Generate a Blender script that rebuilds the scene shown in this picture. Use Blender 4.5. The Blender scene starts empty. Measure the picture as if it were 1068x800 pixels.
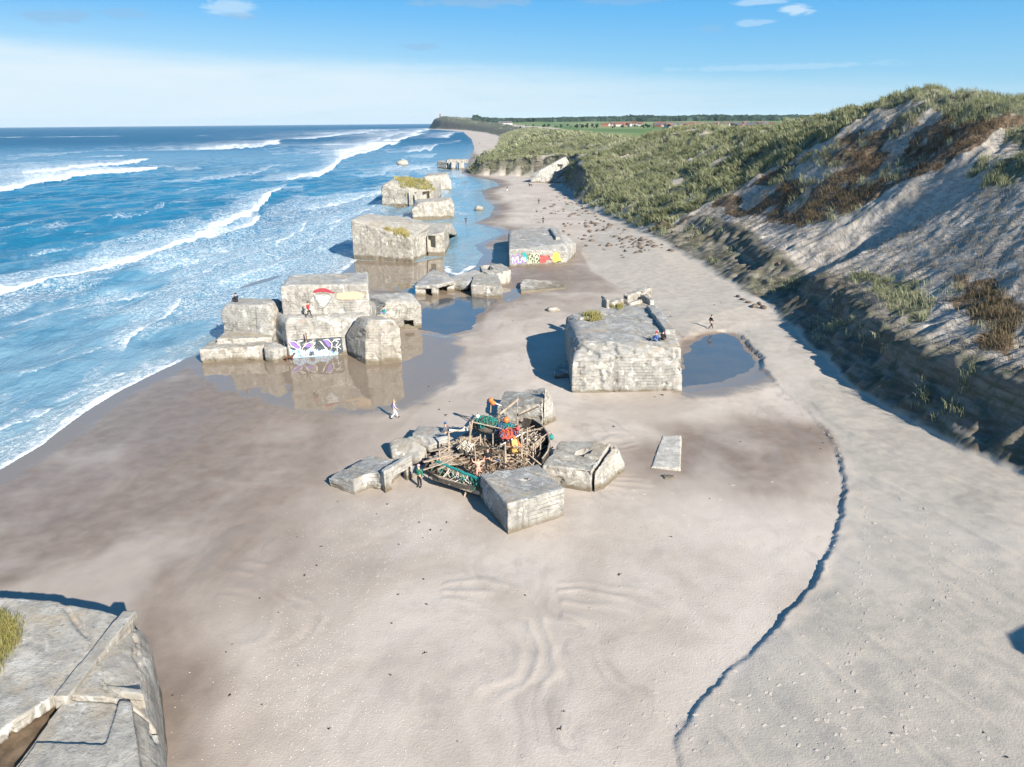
EXPOSURE = 1.10
import bpy, bmesh, math, random
import numpy as np
from mathutils import Vector, Matrix, noise as mnoise
random.seed(7); RNG = np.random.default_rng(11)
SC = bpy.context.scene
COL = SC.collection

# ------------------------------------------------------------------ camera and survey helpers
FPX = 780.0; PITCH = math.radians(19.25); ROLL = math.radians(0.5); CAMH = 25.0
CP, SP = math.cos(PITCH), math.sin(PITCH); CR, SR = math.cos(ROLL), math.sin(ROLL)
def ray(px, py):
    u = px-534; v = 400-py
    u, v = u*CR+v*SR, -u*SR+v*CR
    return u, FPX*CP+v*SP, -FPX*SP+v*CP
def G(px, py, z=0.0):
    dx, dy, dz = ray(px, py); t = (z-CAMH)/dz
    return Vector((dx*t, dy*t, z))
def PXY(x, y, z):
    zz = z-CAMH; d = y*CP-zz*SP; v = (y*SP+zz*CP)/d*FPX; u = x/d*FPX
    u, v = u*CR-v*SR, u*SR+v*CR
    return 534+u, 400-v
def HT(base, topy, z0=0.2):
    b = G(base[0], base[1], z0); lo, hi = 0, 30
    for _ in range(40):
        m = (lo+hi)/2
        if PXY(b.x, b.y, m)[1] > topy: lo = m
        else: hi = m
    return lo

# ------------------------------------------------------------------ tagging
def tag(o, label=None, cat=None, group=None, kind=None):
    if label: o['label'] = label
    if cat: o['category'] = cat
    if group: o['group'] = group
    if kind: o['kind'] = kind
    return o
def empty(name, loc, label, cat, group=None, rz=0.0):
    o = bpy.data.objects.new(name, None); COL.objects.link(o)
    o.location = loc; o.rotation_euler = (0, 0, rz); o.empty_display_size = .3
    return tag(o, label, cat, group)
def link(name, me, parent=None, mat=None, loc=None):
    o = bpy.data.objects.new(name, me); COL.objects.link(o)
    if parent is not None: o.parent = parent
    if loc is not None: o.location = loc
    if mat is not None:
        me.materials.clear(); me.materials.append(mat)
    return o
def mesh_from(name, V, F, smooth=False):
    me = bpy.data.meshes.new(name); me.from_pydata([tuple(v) for v in V], [], F); me.update()
    if smooth: me.polygons.foreach_set('use_smooth', [True]*len(me.polygons))
    return me
def np_mesh(name, V, F, smooth=True):
    """V (n,3), F (m,k) all same k"""
    me = bpy.data.meshes.new(name); n, m, k = len(V), len(F), F.shape[1]
    me.vertices.add(n); me.vertices.foreach_set('co', np.ascontiguousarray(V, dtype=np.float32).ravel())
    me.loops.add(m*k); me.loops.foreach_set('vertex_index', np.ascontiguousarray(F, dtype=np.int32).ravel())
    me.polygons.add(m); me.polygons.foreach_set('loop_start', np.arange(0, m*k, k, dtype=np.int32))
    me.polygons.foreach_set('loop_total', np.full(m, k, dtype=np.int32))
    if smooth: me.polygons.foreach_set('use_smooth', np.ones(m, dtype=bool))
    me.update(calc_edges=True); me.validate(); return me
def attr(me, name, arr):
    a = me.attributes.new(name, 'FLOAT', 'POINT'); a.data.foreach_set('value', np.ascontiguousarray(arr, dtype=np.float32).ravel())

# ------------------------------------------------------------------ numpy noise
def _hash(ix, iy, seed):
    h = (ix.astype(np.int64)*374761393 + iy.astype(np.int64)*668265263 + seed*1442695041) & 0xffffffff
    h = ((h ^ (h >> 13))*1274126177) & 0xffffffff
    return ((h ^ (h >> 16)) & 0xffff)/65535.0
def vnoise(x, y, seed=0):
    ix = np.floor(x); iy = np.floor(y); fx = x-ix; fy = y-iy
    fx = fx*fx*fx*(fx*(fx*6-15)+10); fy = fy*fy*fy*(fy*(fy*6-15)+10)
    a = _hash(ix, iy, seed); b = _hash(ix+1, iy, seed); c = _hash(ix, iy+1, seed); d = _hash(ix+1, iy+1, seed)
    return (a+(b-a)*fx)*(1-fy)+(c+(d-c)*fx)*fy
def fbm(x, y, oct=4, seed=0, gain=.5, lac=2.03):
    s = np.zeros_like(x, dtype=float); a = 1; t = 0
    for i in range(oct):
        s += a*(vnoise(x, y, seed+i*17)-.5); t += a; a *= gain
        x, y = (x*.8-y*.6)*lac+3.1, (x*.6+y*.8)*lac-1.7
    return s/t*2
def sstep(a, b, x):
    t = np.clip((x-a)/(b-a), 0, 1); return t*t*(3-2*t)
def seg_dist(x, y, P, closed):
    P = np.asarray(P, float); n = len(P); best = np.full(x.shape, 1e18); sgn = np.zeros(x.shape); par = np.zeros(x.shape)
    for i in range(n if closed else n-1):
        a = P[i]; b = P[(i+1) % n]; e = b-a; L = e@e+1e-12
        t = np.clip(((x-a[0])*e[0]+(y-a[1])*e[1])/L, 0, 1)
        dx = x-a[0]-t*e[0]; dy = y-a[1]-t*e[1]; d = dx*dx+dy*dy
        m = d < best; best = np.where(m, d, best)
        sgn = np.where(m, np.sign(e[0]*(y-a[1])-e[1]*(x-a[0])), sgn); par = np.where(m, (i+t)/(n-1), par)
    return np.sqrt(best), sgn, par
def poly_sd(x, y, P):
    """signed distance, positive inside"""
    P = np.asarray(P, float); n = len(P)
    d, _, _ = seg_dist(x, y, P, True); ins = np.zeros(x.shape, bool)
    j = n-1
    for i in range(n):
        xi, yi = P[i]; xj, yj = P[j]
        c = ((yi > y) != (yj > y)) & (x < (xj-xi)*(y-yi)/((yj-yi) if yj != yi else 1e-12)+xi)
        ins ^= c; j = i
    return np.where(ins, d, -d)
def gp(L, z=0.0): return [G(p[0], p[1], z)[:2] for p in L]
# ------------------------------------------------------------------ materials
class NT:
    def __init__(s, name):
        s.m = bpy.data.materials.new(name); s.m.use_nodes = True; s.t = s.m.node_tree; s.t.nodes.clear()
        s.out = s.t.nodes.new('ShaderNodeOutputMaterial'); s.b = s.t.nodes.new('ShaderNodeBsdfPrincipled')
        s.t.links.new(s.b.outputs[0], s.out.inputs[0])
    def n(s, typ, **kw):
        nd = s.t.nodes.new('ShaderNode'+typ)
        for k, v in kw.items(): setattr(nd, k, v)
        return nd
    def l(s, a, b): s.t.links.new(a, b)
    def set(s, sock, v):
        if hasattr(v, 'is_output') or isinstance(v, bpy.types.NodeSocket): s.l(v, sock)
        else: sock.default_value = v
    def math(s, op, a, b=None, c=None, clamp=False):
        nd = s.n('Math', operation=op); nd.use_clamp = clamp
        s.set(nd.inputs[0], a)
        if b is not None: s.set(nd.inputs[1], b)
        if c is not None: s.set(nd.inputs[2], c)
        return nd.outputs[0]
    def mix(s, f, a, b, blend='MIX'):
        nd = s.n('Mix', data_type='RGBA', blend_type=blend); s.set(nd.inputs[0], f)
        s.set(nd.inputs[6], a if not isinstance(a, tuple) else (*a, 1)); s.set(nd.inputs[7], b if not isinstance(b, tuple) else (*b, 1))
        return nd.outputs[2]
    def ramp(s, v, a, b, lo=0.0, hi=1.0, smooth=True):
        nd = s.n('MapRange'); nd.interpolation_type = 'SMOOTHSTEP' if smooth else 'LINEAR'
        s.set(nd.inputs[0], v); s.set(nd.inputs[1], a); s.set(nd.inputs[2], b); s.set(nd.inputs[3], lo); s.set(nd.inputs[4], hi)
        return nd.outputs[0]
    def noise(s, vec, scale, detail=4, rough=.55, dist=0.0):
        nd = s.n('TexNoise'); s.l(vec, nd.inputs['Vector']); nd.inputs['Scale'].default_value = scale
        nd.inputs['Detail'].default_value = detail; nd.inputs['Roughness'].default_value = rough; nd.inputs['Distortion'].default_value = dist
        return nd.outputs[0]
    def voro(s, vec, scale, feat='F1'):
        nd = s.n('TexVoronoi', feature=feat); s.l(vec, nd.inputs['Vector']); nd.inputs['Scale'].default_value = scale
        return nd.outputs[0]
    def scl(s, vec, x, y, z, rot=(0, 0, 0)):
        nd = s.n('Mapping'); s.l(vec, nd.inputs[0]); nd.inputs[2].default_value = rot; nd.inputs[3].default_value = (x, y, z); return nd.outputs[0]
    def pos(s): return s.n('NewGeometry').outputs['Position']
    def attr(s, name):
        nd = s.n('Attribute'); nd.attribute_name = name; return nd.outputs['Fac']
    def bump(s, h, strength, dist):
        nd = s.n('Bump'); s.set(nd.inputs['Strength'], strength); nd.inputs['Distance'].default_value = dist; s.l(h, nd.inputs['Height']); s.l(nd.outputs[0], s.b.inputs['Normal'])
    def fin(s, col=None, rough=None, spec=None):
        if col is not None: s.set(s.b.inputs['Base Color'], col if not isinstance(col, tuple) else (*col, 1))
        if rough is not None: s.set(s.b.inputs['Roughness'], rough)
        if spec is not None: s.set(s.b.inputs['Specular IOR Level'], spec)
        return s.m

def concrete_mat(name, lo, hi, top, boards=.6, wet_z=.55, speck=1.0, board_axis='z'):
    n = NT(name); P = n.pos(); geo = n.n('NewGeometry')
    sep = n.n('SeparateXYZ'); n.l(P, sep.inputs[0]); nz = n.n('SeparateXYZ'); n.l(geo.outputs['Normal'], nz.inputs[0])
    big = n.noise(P, .45, 5, .6, .4); mid = n.noise(P, 2.2, 6, .65); fine = n.noise(P, 14, 5, .7)
    col = n.mix(n.ramp(big, .32, .68), lo, hi)
    col = n.mix(n.ramp(mid, .42, .70, 0, .6), col, tuple(c*.5 for c in lo))
    # pale lime bloom and rust washes
    col = n.mix(n.ramp(n.noise(P, .9, 6, .7, 1.2), .55, .63, 0, .8), col, (.58, .56, .51))
    col = n.mix(n.ramp(n.noise(P, .6, 4, .6, .8), .60, .74, 0, .5), col, (.34, .24, .14))
    # vertical run-off streaks on the walls
    st = n.noise(n.scl(P, 1.6, 1.6, .10), 1.0, 5, .65)
    side = n.ramp(n.math('ABSOLUTE', nz.outputs[2]), .75, .4)
    col = n.mix(n.math('MULTIPLY', n.ramp(st, .52, .68, 0, .55), side), col, tuple(c*.42 for c in lo))
    # shuttering boards
    zz = n.math('ADD', n.math('MULTIPLY', sep.outputs[2], 3.4), n.math('MULTIPLY', n.noise(P, .35, 2), .8))
    fr = n.math('ABSOLUTE', n.math('SUBTRACT', n.math('FRACT', zz), .5))
    line = n.math('MULTIPLY', n.math('MULTIPLY', n.ramp(fr, .40, .49), side), n.ramp(n.noise(P, .8, 3), .38, .6))
    col = n.mix(n.math('MULTIPLY', line, boards), col, tuple(c*.45 for c in lo))
    # flat tops: weathered differently
    up = n.ramp(nz.outputs[2], .72, .93)
    tcol = n.mix(n.ramp(n.noise(P, .8, 6, .65, .6), .36, .66), top, tuple(min(1, c*1.5) for c in top))
    tcol = n.mix(n.ramp(n.noise(P, .28, 5, .65, .8), .50, .66, 0, .6), tcol, (.36, .285, .19))
    tcol = n.mix(n.ramp(n.noise(P, .5, 6, .7, 1.0), .56, .66, 0, .8), tcol, (.56, .55, .51))
    tcol = n.mix(n.ramp(n.noise(P, 5.0, 5, .7), .5, .72, 0, .7), tcol, tuple(c*.45 for c in top))
    col = n.mix(up, col, tcol)
    # pits, lichen specks
    col = n.mix(n.math('MULTIPLY', n.ramp(n.noise(P, 5.5, 6, .78), .58, .68), .6*speck), col, (.09, .085, .075))
    # tide line: wet dark concrete with algae
    wz = n.math('ADD', sep.outputs[2], n.math('MULTIPLY', n.math('SUBTRACT', n.noise(P, .7, 4), .5), 1.1))
    col = n.mix(n.ramp(wz, wet_z+.25, wet_z-.25, 0, .85), col, (.13, .105, .07))
    h = n.math('ADD', n.math('ADD', n.math('MULTIPLY', mid, .7), n.math('MULTIPLY', fine, .35)), n.math('MULTIPLY', line, -.5*boards))
    n.bump(h, .75, .16)
    return n.fin(col, n.ramp(mid, .3, .7, .78, .95), .25)

def simple_mat(name, col, rough=.8, var=.35, scale=6, metal=0.0, bump=.2):
    n = NT(name); P = n.n('TexCoord').outputs['Object']
    f = n.noise(P, scale, 5, .6)
    n.b.inputs['Metallic'].default_value = metal
    c = n.mix(n.ramp(f, .3, .7), tuple(v*(1-var) for v in col), tuple(min(1, v*(1+var)) for v in col))
    if bump: n.bump(f, bump, .05)
    return n.fin(c, rough, .3)

M = {}
M['concrete'] = concrete_mat('pale_sea_concrete', (.275, .262, .238), (.40, .383, .348), (.275, .265, .245), boards=.5, wet_z=.8)
M['concrete_warm'] = concrete_mat('warm_sea_concrete', (.285, .26, .222), (.41, .38, .33), (.295, .275, .24), boards=.5, wet_z=.8)
M['concrete_grey'] = concrete_mat('grey_board_concrete', (.265, .258, .238), (.385, .372, .345), (.245, .238, .222), boards=.6)
M['concrete_pale'] = concrete_mat('pale_flat_concrete', (.38, .355, .31), (.48, .45, .40), (.385, .36, .315), boards=.2, speck=.5, wet_z=.1)
M['concrete_rubbly'] = concrete_mat('broken_concrete', (.29, .27, .24), (.44, .41, .36), (.25, .235, .205), boards=.3, speck=1.4)
M['dark'] = simple_mat('dark_void', (.02, .02, .02), .9, .2, 3, bump=0)
M['rust'] = simple_mat('rusted_iron', (.17, .075, .035), .85, .4, 12)

def beach_mat():
    n = NT('beach_sand'); P = n.pos(); sep = n.n('SeparateXYZ'); n.l(P, sep.inputs[0])
    moist = n.attr('moist'); wet = n.attr('wet'); veg = n.attr('veg'); brush = n.attr('brush'); clay = n.attr('clay'); field = n.attr('field'); foamline = n.attr('bank')
    big = n.noise(P, .12, 5, .6, .5); mid = n.noise(P, .9, 5, .6, .3); fine = n.noise(P, 9, 4, .7)
    dry = n.mix(n.ramp(big, .3, .7), (.375, .322, .272), (.487, .427, .370))
    dry = n.mix(n.ramp(mid, .4, .8, 0, .35), dry, (.30, .25, .205))
    bankc = n.mix(n.ramp(mid, .3, .7), (.35, .314, .268), (.445, .392, .325))
    col = n.mix(foamline, dry, bankc)
    m2 = n.math('ADD', moist, n.math('MULTIPLY', n.math('SUBTRACT', n.noise(n.scl(P, 1, .45, 1, (0, 0, .5)), .16, 5, .6, 1.0), .5), .55), clamp=True)
    col = n.mix(n.ramp(m2, .10, .72), col, n.mix(n.ramp(mid, .3, .7), (.185, .143, .111), (.232, .183, .146)))
    # flow marks left by the ebb
    wv = n.n('VectorMath', operation='ADD'); wn = n.n('TexNoise'); n.l(P, wn.inputs['Vector']); wn.inputs['Scale'].default_value = .07; wn.inputs['Detail'].default_value = 2
    wsc = n.n('VectorMath', operation='SCALE'); n.l(wn.outputs[1], wsc.inputs[0]); wsc.inputs['Scale'].default_value = 16; n.l(P, wv.inputs[0]); n.l(wsc.outputs[0], wv.inputs[1])
    fl = n.noise(n.scl(wv.outputs[0], .8, .14, 1, (0, 0, .95)), 1.0, 4, .6, .6)
    flm = n.ramp(n.noise(P, .06, 3, .5), .46, .62)
    fl = n.math('MULTIPLY', fl, flm)
    col = n.mix(n.math('MULTIPLY', n.ramp(fl, .50, .62, 0, .45), n.math('SUBTRACT', n.math('SUBTRACT', 1.0, wet), n.math('MULTIPLY', foamline, .8))), col, (.215, .185, .165))
    # ebb drainage: long curved darker streaks and pale swept sand
    str1 = n.noise(n.scl(wv.outputs[0], .55, .05, 1, (0, 0, 1.25)), 1.0, 5, .6, .4)
    col = n.mix(n.math('MULTIPLY', n.math('MULTIPLY', n.ramp(str1, .52, .66), n.ramp(n.noise(P, .05, 3, .5), .40, .60)), .32), col, (.20, .17, .15))
    col = n.mix(n.math('MULTIPLY', n.ramp(n.noise(wv.outputs[0], .06, 4, .55), .50, .68), .40), col, (.54, .48, .42))
    # black heavy-mineral and weed specks
    col = n.mix(n.ramp(n.noise(P, 3.5, 3, .8), .73, .77, 0, .55), col, (.07, .055, .045))
    wm = n.math('ADD', wet, n.math('MULTIPLY', n.math('SUBTRACT', n.noise(P, .30, 6, .62, .6), .5), 1.0), clamp=True)
    wm = n.math('MULTIPLY', wm, n.ramp(wet, .02, .2))
    wf = n.ramp(wm, .25, .75)
    col = n.mix(wf, col, (.215, .168, .122))
    slope = n.attr('slope')
    sl1 = n.noise(n.scl(P, 1.3, .35, .6, (0, 0, .7)), 1.6, 5, .7, .5)
    slc = n.mix(n.ramp(sl1, .38, .62), (.27, .24, .205), (.44, .395, .345))
    slc = n.mix(n.ramp(n.noise(P, .25, 5, .65, .8), .46, .62, 0, .55), slc, (.21, .185, .15))
    col = n.mix(n.math('MULTIPLY', slope, .9), col, slc)
    # clay and old soil in the cliff face
    lay = n.noise(n.scl(P, .12, .12, 1.6), 1.0, 4, .6)
    clayc = n.mix(n.ramp(lay, .4, .62), (.095, .082, .062), (.19, .17, .14))
    clayc = n.mix(n.ramp(n.noise(P, .55, 6, .7, .8), .46, .64, 0, .85), clayc, (.075, .085, .05))
    clayc = n.mix(n.ramp(n.noise(P, 2.6, 5, .7), .54, .72, 0, .6), clayc, (.19, .175, .15))
    col = n.mix(clay, col, clayc)
    vegc = n.mix(n.ramp(n.noise(P, .7, 6, .7), .35, .65), (.055, .062, .035), (.16, .16, .10))
    vegc = n.mix(n.ramp(n.noise(P, .2, 5, .65, 1.0), .58, .70, 0, .85), vegc, (.38, .33, .265))
    vm = n.math('ADD', veg, n.math('MULTIPLY', n.math('SUBTRACT', n.noise(P, .55, 6, .7), .5), .9), clamp=True)
    col = n.mix(n.math('MULTIPLY', n.ramp(vm, .35, .6), n.ramp(veg, .02, .1)), col, vegc)
    col = n.mix(n.math('MULTIPLY', clay, .85), col, clayc)
    bc = n.mix(n.ramp(n.noise(P, 1.2, 6, .7), .35, .65), (.06, .042, .027), (.175, .125, .08))
    bc = n.mix(n.ramp(n.noise(P, 1.7, 5, .75), .57, .66, 0, .8), bc, (.33, .285, .235))
    bm_ = n.math('ADD', brush, n.math('MULTIPLY', n.math('SUBTRACT', n.noise(P, .4, 6, .7), .5), .9), clamp=True)
    col = n.mix(n.math('MULTIPLY', n.ramp(bm_, .38, .6), n.ramp(brush, .02, .1)), col, bc)
    fc = n.mix(n.ramp(n.noise(n.scl(P, 1, .15, 1, (0, 0, .2)), .008, 3, .5), .42, .58), (.09, .15, .045), (.19, .22, .09))
    col = n.mix(field, col, fc)
    rough = n.ramp(wf, 0, 1, .9, .035)
    rough = n.math('SUBTRACT', rough, n.math('MULTIPLY', n.math('MULTIPLY', n.ramp(m2, .35, 1.0), .50), n.math('SUBTRACT', 1.0, wf)))
    h = n.math('ADD', n.math('ADD', n.math('MULTIPLY', mid, .055), n.math('MULTIPLY', fine, .11)), n.math('MULTIPLY', n.math('MULTIPLY', fl, n.math('SUBTRACT', 1.0, foamline)), .10))
    # old footprints and wind scallops on dry sand
    fp = n.ramp(n.voro(P, 2.3), .03, .13)
    h = n.math('ADD', h, n.math('MULTIPLY', n.math('MULTIPLY', sl1, slope), .8))
    h = n.math('ADD', h, n.math('MULTIPLY', n.math('MULTIPLY', fp, n.ramp(n.noise(P, .13, 3), .50, .62)), .10))
    n.bump(h, n.math('MULTIPLY', n.math('SUBTRACT', 1.0, n.math('MULTIPLY', n.ramp(m2, .2, .9), .6)), n.math('SUBTRACT', .8, n.math('MULTIPLY', wf, .79))), .30)
    n.b.inputs['IOR'].default_value = 1.4
    return n.fin(col, rough, n.ramp(wm, .2, .7, .35, .6))
M['beach'] = beach_mat()

def sea_mat():
    n = NT('sea_water'); P = n.pos(); foam = n.attr('foam'); lace = n.attr('lace'); shal = n.attr('shallow'); far = n.attr('far')
    deep = n.mix(n.ramp(n.noise(P, .02, 4), .35, .65), (.009, .105, .19), (.018, .16, .265))
    col = n.mix(shal, deep, (.10, .20, .26))
    col = n.mix(n.ramp(shal, .86, 1.0, 0, .7), col, (.15, .15, .14))
    col = n.mix(n.ramp(far, .1, 1, 0, .8), col, (.007, .065, .135))
    milk = n.attr('milk'); mk = n.math('ADD', milk, n.math('MULTIPLY', n.math('SUBTRACT', n.noise(n.scl(P, .5, .25, 1, (0, 0, .5)), .25, 5, .65, .8), .5), 1.1))
    col = n.mix(n.math('MULTIPLY', n.ramp(mk, .25, .8, 0, .6), n.ramp(milk, .03, .2)), col, (.26, .40, .47))
    # ragged foam
    w = n.noise(P, .35, 6, .68, 1.0); w2 = n.noise(P, 1.6, 5, .7, .6)
    cs = n.scl(P, 1, .5, 1, (0, 0, .45))
    wf_ = n.noise(cs, 3.2, 5, .72, .8)
    tex = n.math('SUBTRACT', n.math('ADD', n.math('ADD', n.math('MULTIPLY', w, .45), n.math('MULTIPLY', w2, .3)), n.math('MULTIPLY', wf_, .25)), .5)
    core = n.math('MULTIPLY', n.ramp(n.math('ADD', foam, n.math('MULTIPLY', tex, 2.0)), .58, .92), n.ramp(foam, .08, .35))
    soft = n.math('MULTIPLY', n.ramp(n.math('ADD', n.attr('trail'), n.math('MULTIPLY', tex, 3.0)), .45, 1.05, 0, .72), n.ramp(n.attr('trail'), .03, .25))
    f1 = n.math('MAXIMUM', core, soft)
    r1 = n.math('ABSOLUTE', n.math('SUBTRACT', n.noise(cs, .55, 5, .62, 1.6), .5)); r2 = n.math('ABSOLUTE', n.math('SUBTRACT', n.noise(cs, 1.5, 4, .65, 1.2), .5))
    cell = n.math('MAXIMUM', n.ramp(r1, .035, .008), n.ramp(r2, .05, .01, 0, .8))
    lm = n.math('ADD', lace, n.math('MULTIPLY', n.math('SUBTRACT', n.noise(n.scl(P, .6, .25, 1, (0, 0, .5)), .10, 5, .7, .8), .5), 2.6))
    f2 = n.math('MULTIPLY', n.math('MULTIPLY', cell, n.ramp(w2, .35, .6)), n.math('MULTIPLY', n.ramp(lm, .25, .65, 0, .85), n.ramp(lace, .03, .2)))
    ff = n.math('MAXIMUM', f1, f2)
    col = n.mix(ff, col, (.80, .82, .83))
    h = n.math('ADD', n.math('MULTIPLY', n.noise(cs, .5, 6, .62, .5), 1.0), n.math('MULTIPLY', n.noise(cs, 2.0, 4, .6), .35))
    h2 = n.math('ADD', h, n.math('MULTIPLY', ff, .25))
    n.bump(h2, n.ramp(far, 0, 1, .55, .9), .9)
    n.b.inputs['IOR'].default_value = 1.33
    return n.fin(col, n.math('ADD', n.ramp(ff, 0, 1, .13, .7), n.ramp(far, .1, 1, 0, .2)), n.ramp(far, .1, 1, .5, .10))
M['sea'] = sea_mat()
def pool_mat():
    n = NT('pool_water'); P = n.pos()
    col = n.mix(n.ramp(n.noise(P, .3, 4), .3, .7), (.075, .085, .10), (.10, .10, .10))
    n.bump(n.noise(P, 3.5, 4), .10, .05); n.b.inputs['IOR'].default_value = 1.36
    return n.fin(col, .07, .6)
M['pool'] = pool_mat()

def blade_mat(name, a, b, c):
    n = NT(name); t = n.attr('tint'); P = n.pos()
    col = n.mix(n.ramp(t, 0, .55, smooth=False), a, b); col = n.mix(n.ramp(t, .55, 1, smooth=False), col, c)
    col = n.mix(n.ramp(n.noise(P, .12, 4), .35, .65, 0, .45), col, b)
    col = n.mix(n.ramp(n.noise(P, .045, 4), .50, .66, 0, .5), col, c)
    col = n.mix(n.ramp(n.noise(P, .08, 4, .6), .54, .68, 0, .55), col, tuple(v*.6 for v in a))
    n.b.inputs['Subsurface Weight'].default_value = 0
    tr = n.n('BsdfTranslucent'); n.l(col, tr.inputs[0]); mx = n.n('MixShader'); mx.inputs[0].default_value = .3
    n.fin(col, .6, .3); n.l(n.b.outputs[0], mx.inputs[1]); n.l(tr.outputs[0], mx.inputs[2]); n.l(mx.outputs[0], n.out.inputs[0])
    return n.m
M['marram'] = blade_mat('marram_blades', (.10, .12, .055), (.29, .305, .165), (.62, .59, .42))
M['scrub'] = blade_mat('rose_scrub_twigs', (.038, .027, .017), (.115, .076, .042), (.29, .235, .135))
M['stubble'] = blade_mat('dead_stubble_blades', (.10, .085, .06), (.22, .19, .14), (.36, .32, .25))
M['dirt'] = simple_mat('brown_dirt', (.12, .085, .055), .95, .4, 1.5, bump=.5)
M['roofgrass'] = blade_mat('roof_grass_blades', (.14, .15, .04), (.30, .27, .09), (.46, .38, .17))
M['litter'] = simple_mat('shell_white', (.72, .69, .64), .7, .15, 3, bump=0)
M['weed'] = simple_mat('black_weed', (.03, .022, .016), .8, .5, 8)
M['clod'] = simple_mat('peat_clod', (.13, .105, .085), .95, .5, 4, bump=.6)
def paint(name, col, rough=.65): return simple_mat(name, col, rough, .12, 9, bump=.05)
for k, c in dict(p_white=(.60, .60, .60), p_black=(.03, .03, .035), p_violet=(.22, .13, .50), p_lilac=(.42, .36, .72), p_red=(.48, .08, .07), p_orange=(.75, .36, .06), p_yellow=(.62, .42, .10),
                 p_green=(.20, .38, .12), p_teal=(.02, .28, .26), p_blue=(.12, .28, .62), p_sky=(.34, .56, .80), p_peach=(.50, .36, .25), p_pink=(.70, .30, .32), p_slate=(.055, .065, .075), p_lime=(.46, .52, .32), p_wine=(.28, .04, .05), p_faded=(.17, .165, .15)).items():
    M[k] = paint(k, c)
for k, c in dict(skin=(.52, .31, .22), hair_dark=(.03, .02, .015), hair_fair=(.36, .22, .10), c_lilac=(.42, .36, .52), c_white=(.65, .65, .66), c_black=(.018, .018, .022), c_blue=(.04, .10, .30), c_red=(.55, .02, .035),
                 c_teal=(.01, .20, .22), c_jeans=(.10, .15, .26), c_green=(.03, .15, .10), c_pink=(.60, .30, .34), c_grey=(.12, .12, .13), c_brown=(.15, .06, .03), c_salmon=(.62, .32, .25), dogfur=(.11, .045, .025)).items():
    M[k] = simple_mat(k, c, .85, .2, 14, bump=.1)
M['wood'] = simple_mat('driftwood', (.33, .265, .20), .85, .35, 5, bump=.5)
M['wood_brown'] = simple_mat('brown_driftwood', (.19, .13, .085), .85, .4, 5, bump=.5)
M['wood_dark'] = simple_mat('tarred_wood', (.07, .06, .05), .85, .4, 5, bump=.5)
M['net_green'] = simple_mat('green_net', (.03, .17, .13), .8, .5, 6, bump=.4)
M['rope_teal'] = simple_mat('teal_rope', (.02, .22, .20), .7, .3, 9)
M['rope_red'] = simple_mat('red_rope', (.42, .07, .045), .75, .4, 9)
M['rope_blue'] = simple_mat('blue_rope', (.06, .11, .24), .75, .3, 9)
M['rope_white'] = simple_mat('white_rope', (.60, .57, .50), .8, .3, 9)
M['float_orange'] = simple_mat('orange_float', (.62, .17, .05), .45, .15, 4)
M['oil_yellow'] = simple_mat('yellow_oilskin', (.70, .45, .15), .5, .2, 3)
M['render_wall'] = simple_mat('whitewashed_wall', (.50, .49, .46), .8, .12, 1)
M['brick_wall'] = simple_mat('red_brick_wall', (.30, .12, .08), .85, .2, 2)
M['tile_red'] = simple_mat('red_tile_roof', (.17, .075, .055), .8, .25, 2)
M['slate_roof'] = simple_mat('grey_slate_roof', (.10, .10, .11), .7, .25, 2)
def forest_mat():
    n = NT('distant_forest'); P = n.pos()
    col = n.mix(n.ramp(n.noise(P, .03, 5, .7), .35, .65), (.022, .045, .038), (.05, .08, .055))
    n.bump(n.noise(P, .08, 4), 1.0, 6); return n.fin(col, .95, .1)
M['forest'] = forest_mat()
# ------------------------------------------------------------------ terrain
SEA_PX = [(45, 463), (85, 432), (130, 405), (170, 385), (205, 369), (240, 352), (285, 328), (330, 306), (358, 284), (372, 271.5), (432, 274), (462, 268), (463, 284), (480, 288), (496, 278), (504, 266), (494, 256), (523, 243), (516, 238.5), (493, 233), (511, 226), (516, 216),
          (505, 206), (501, 199), (521, 193.5), (514, 188.5), (492, 184), (482, 181.5)]
SEA = [(-900, -300), (-52, -300), (-52, 0), (-46, 30), (-39.6, 52)] + gp(SEA_PX) + [(-26, 415), (-27, 480), (-30, 600), (-36, 800), (-62, 1270), (-140, 2350), (-330, 3300), (-420, 3900), (-300, 5200), (0, 9000), (0, 25500), (-28000, 25500), (-28000, -300)]
BANK_PX = [(704, 766), (724, 735), (766, 690), (811, 650), (851, 600), (872, 555), (879, 520), (879, 495), (872, 468), (860, 448), (838, 424), (812, 402), (798, 388), (786, 370), (774, 356), (764, 347), (748, 345), (734, 347), (722, 352), (712, 352), (695, 335), (672, 312), (640, 296), (615, 282), (604, 262)]
BANK = [(6.3, 10), (6.6, 23.5)] + gp(BANK_PX, .5) + [(21, 190), (15, 240), (60, 260), (200, 260), (200, -60), (8, -60)]
POOLS = {'a': (.22, gp([(712, 404), (713, 375), (722, 358), (736, 350), (755, 348), (768, 352), (776, 364), (786, 378), (780, 388), (750, 398)], .22)),
         'b': (.10, gp([(436, 344), (442, 322), (460, 312), (492, 309), (520, 312), (498, 328), (492, 344), (466, 349)], .1))}
WET = [gp([(205, 376), (280, 376), (300, 373), (362, 371), (382, 383), (420, 380), (432, 352), (460, 352), (470, 372), (462, 396), (425, 422), (380, 432), (325, 428), (240, 402)]),
       gp([(374, 273), (432, 275), (464, 270), (463, 286), (440, 292), (430, 300), (400, 303), (386, 300), (386, 286), (362, 284)]),
       gp([(430, 300), (540, 306), (530, 313), (490, 314), (440, 318), (425, 312)]),
       gp([(712, 406), (790, 380), (800, 392), (770, 404), (720, 412)], .2)]
MOIST2 = gp([(655, 470), (690, 450), (760, 440), (868, 448), (870, 500), (855, 522), (760, 520), (660, 500)], .3)
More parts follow.
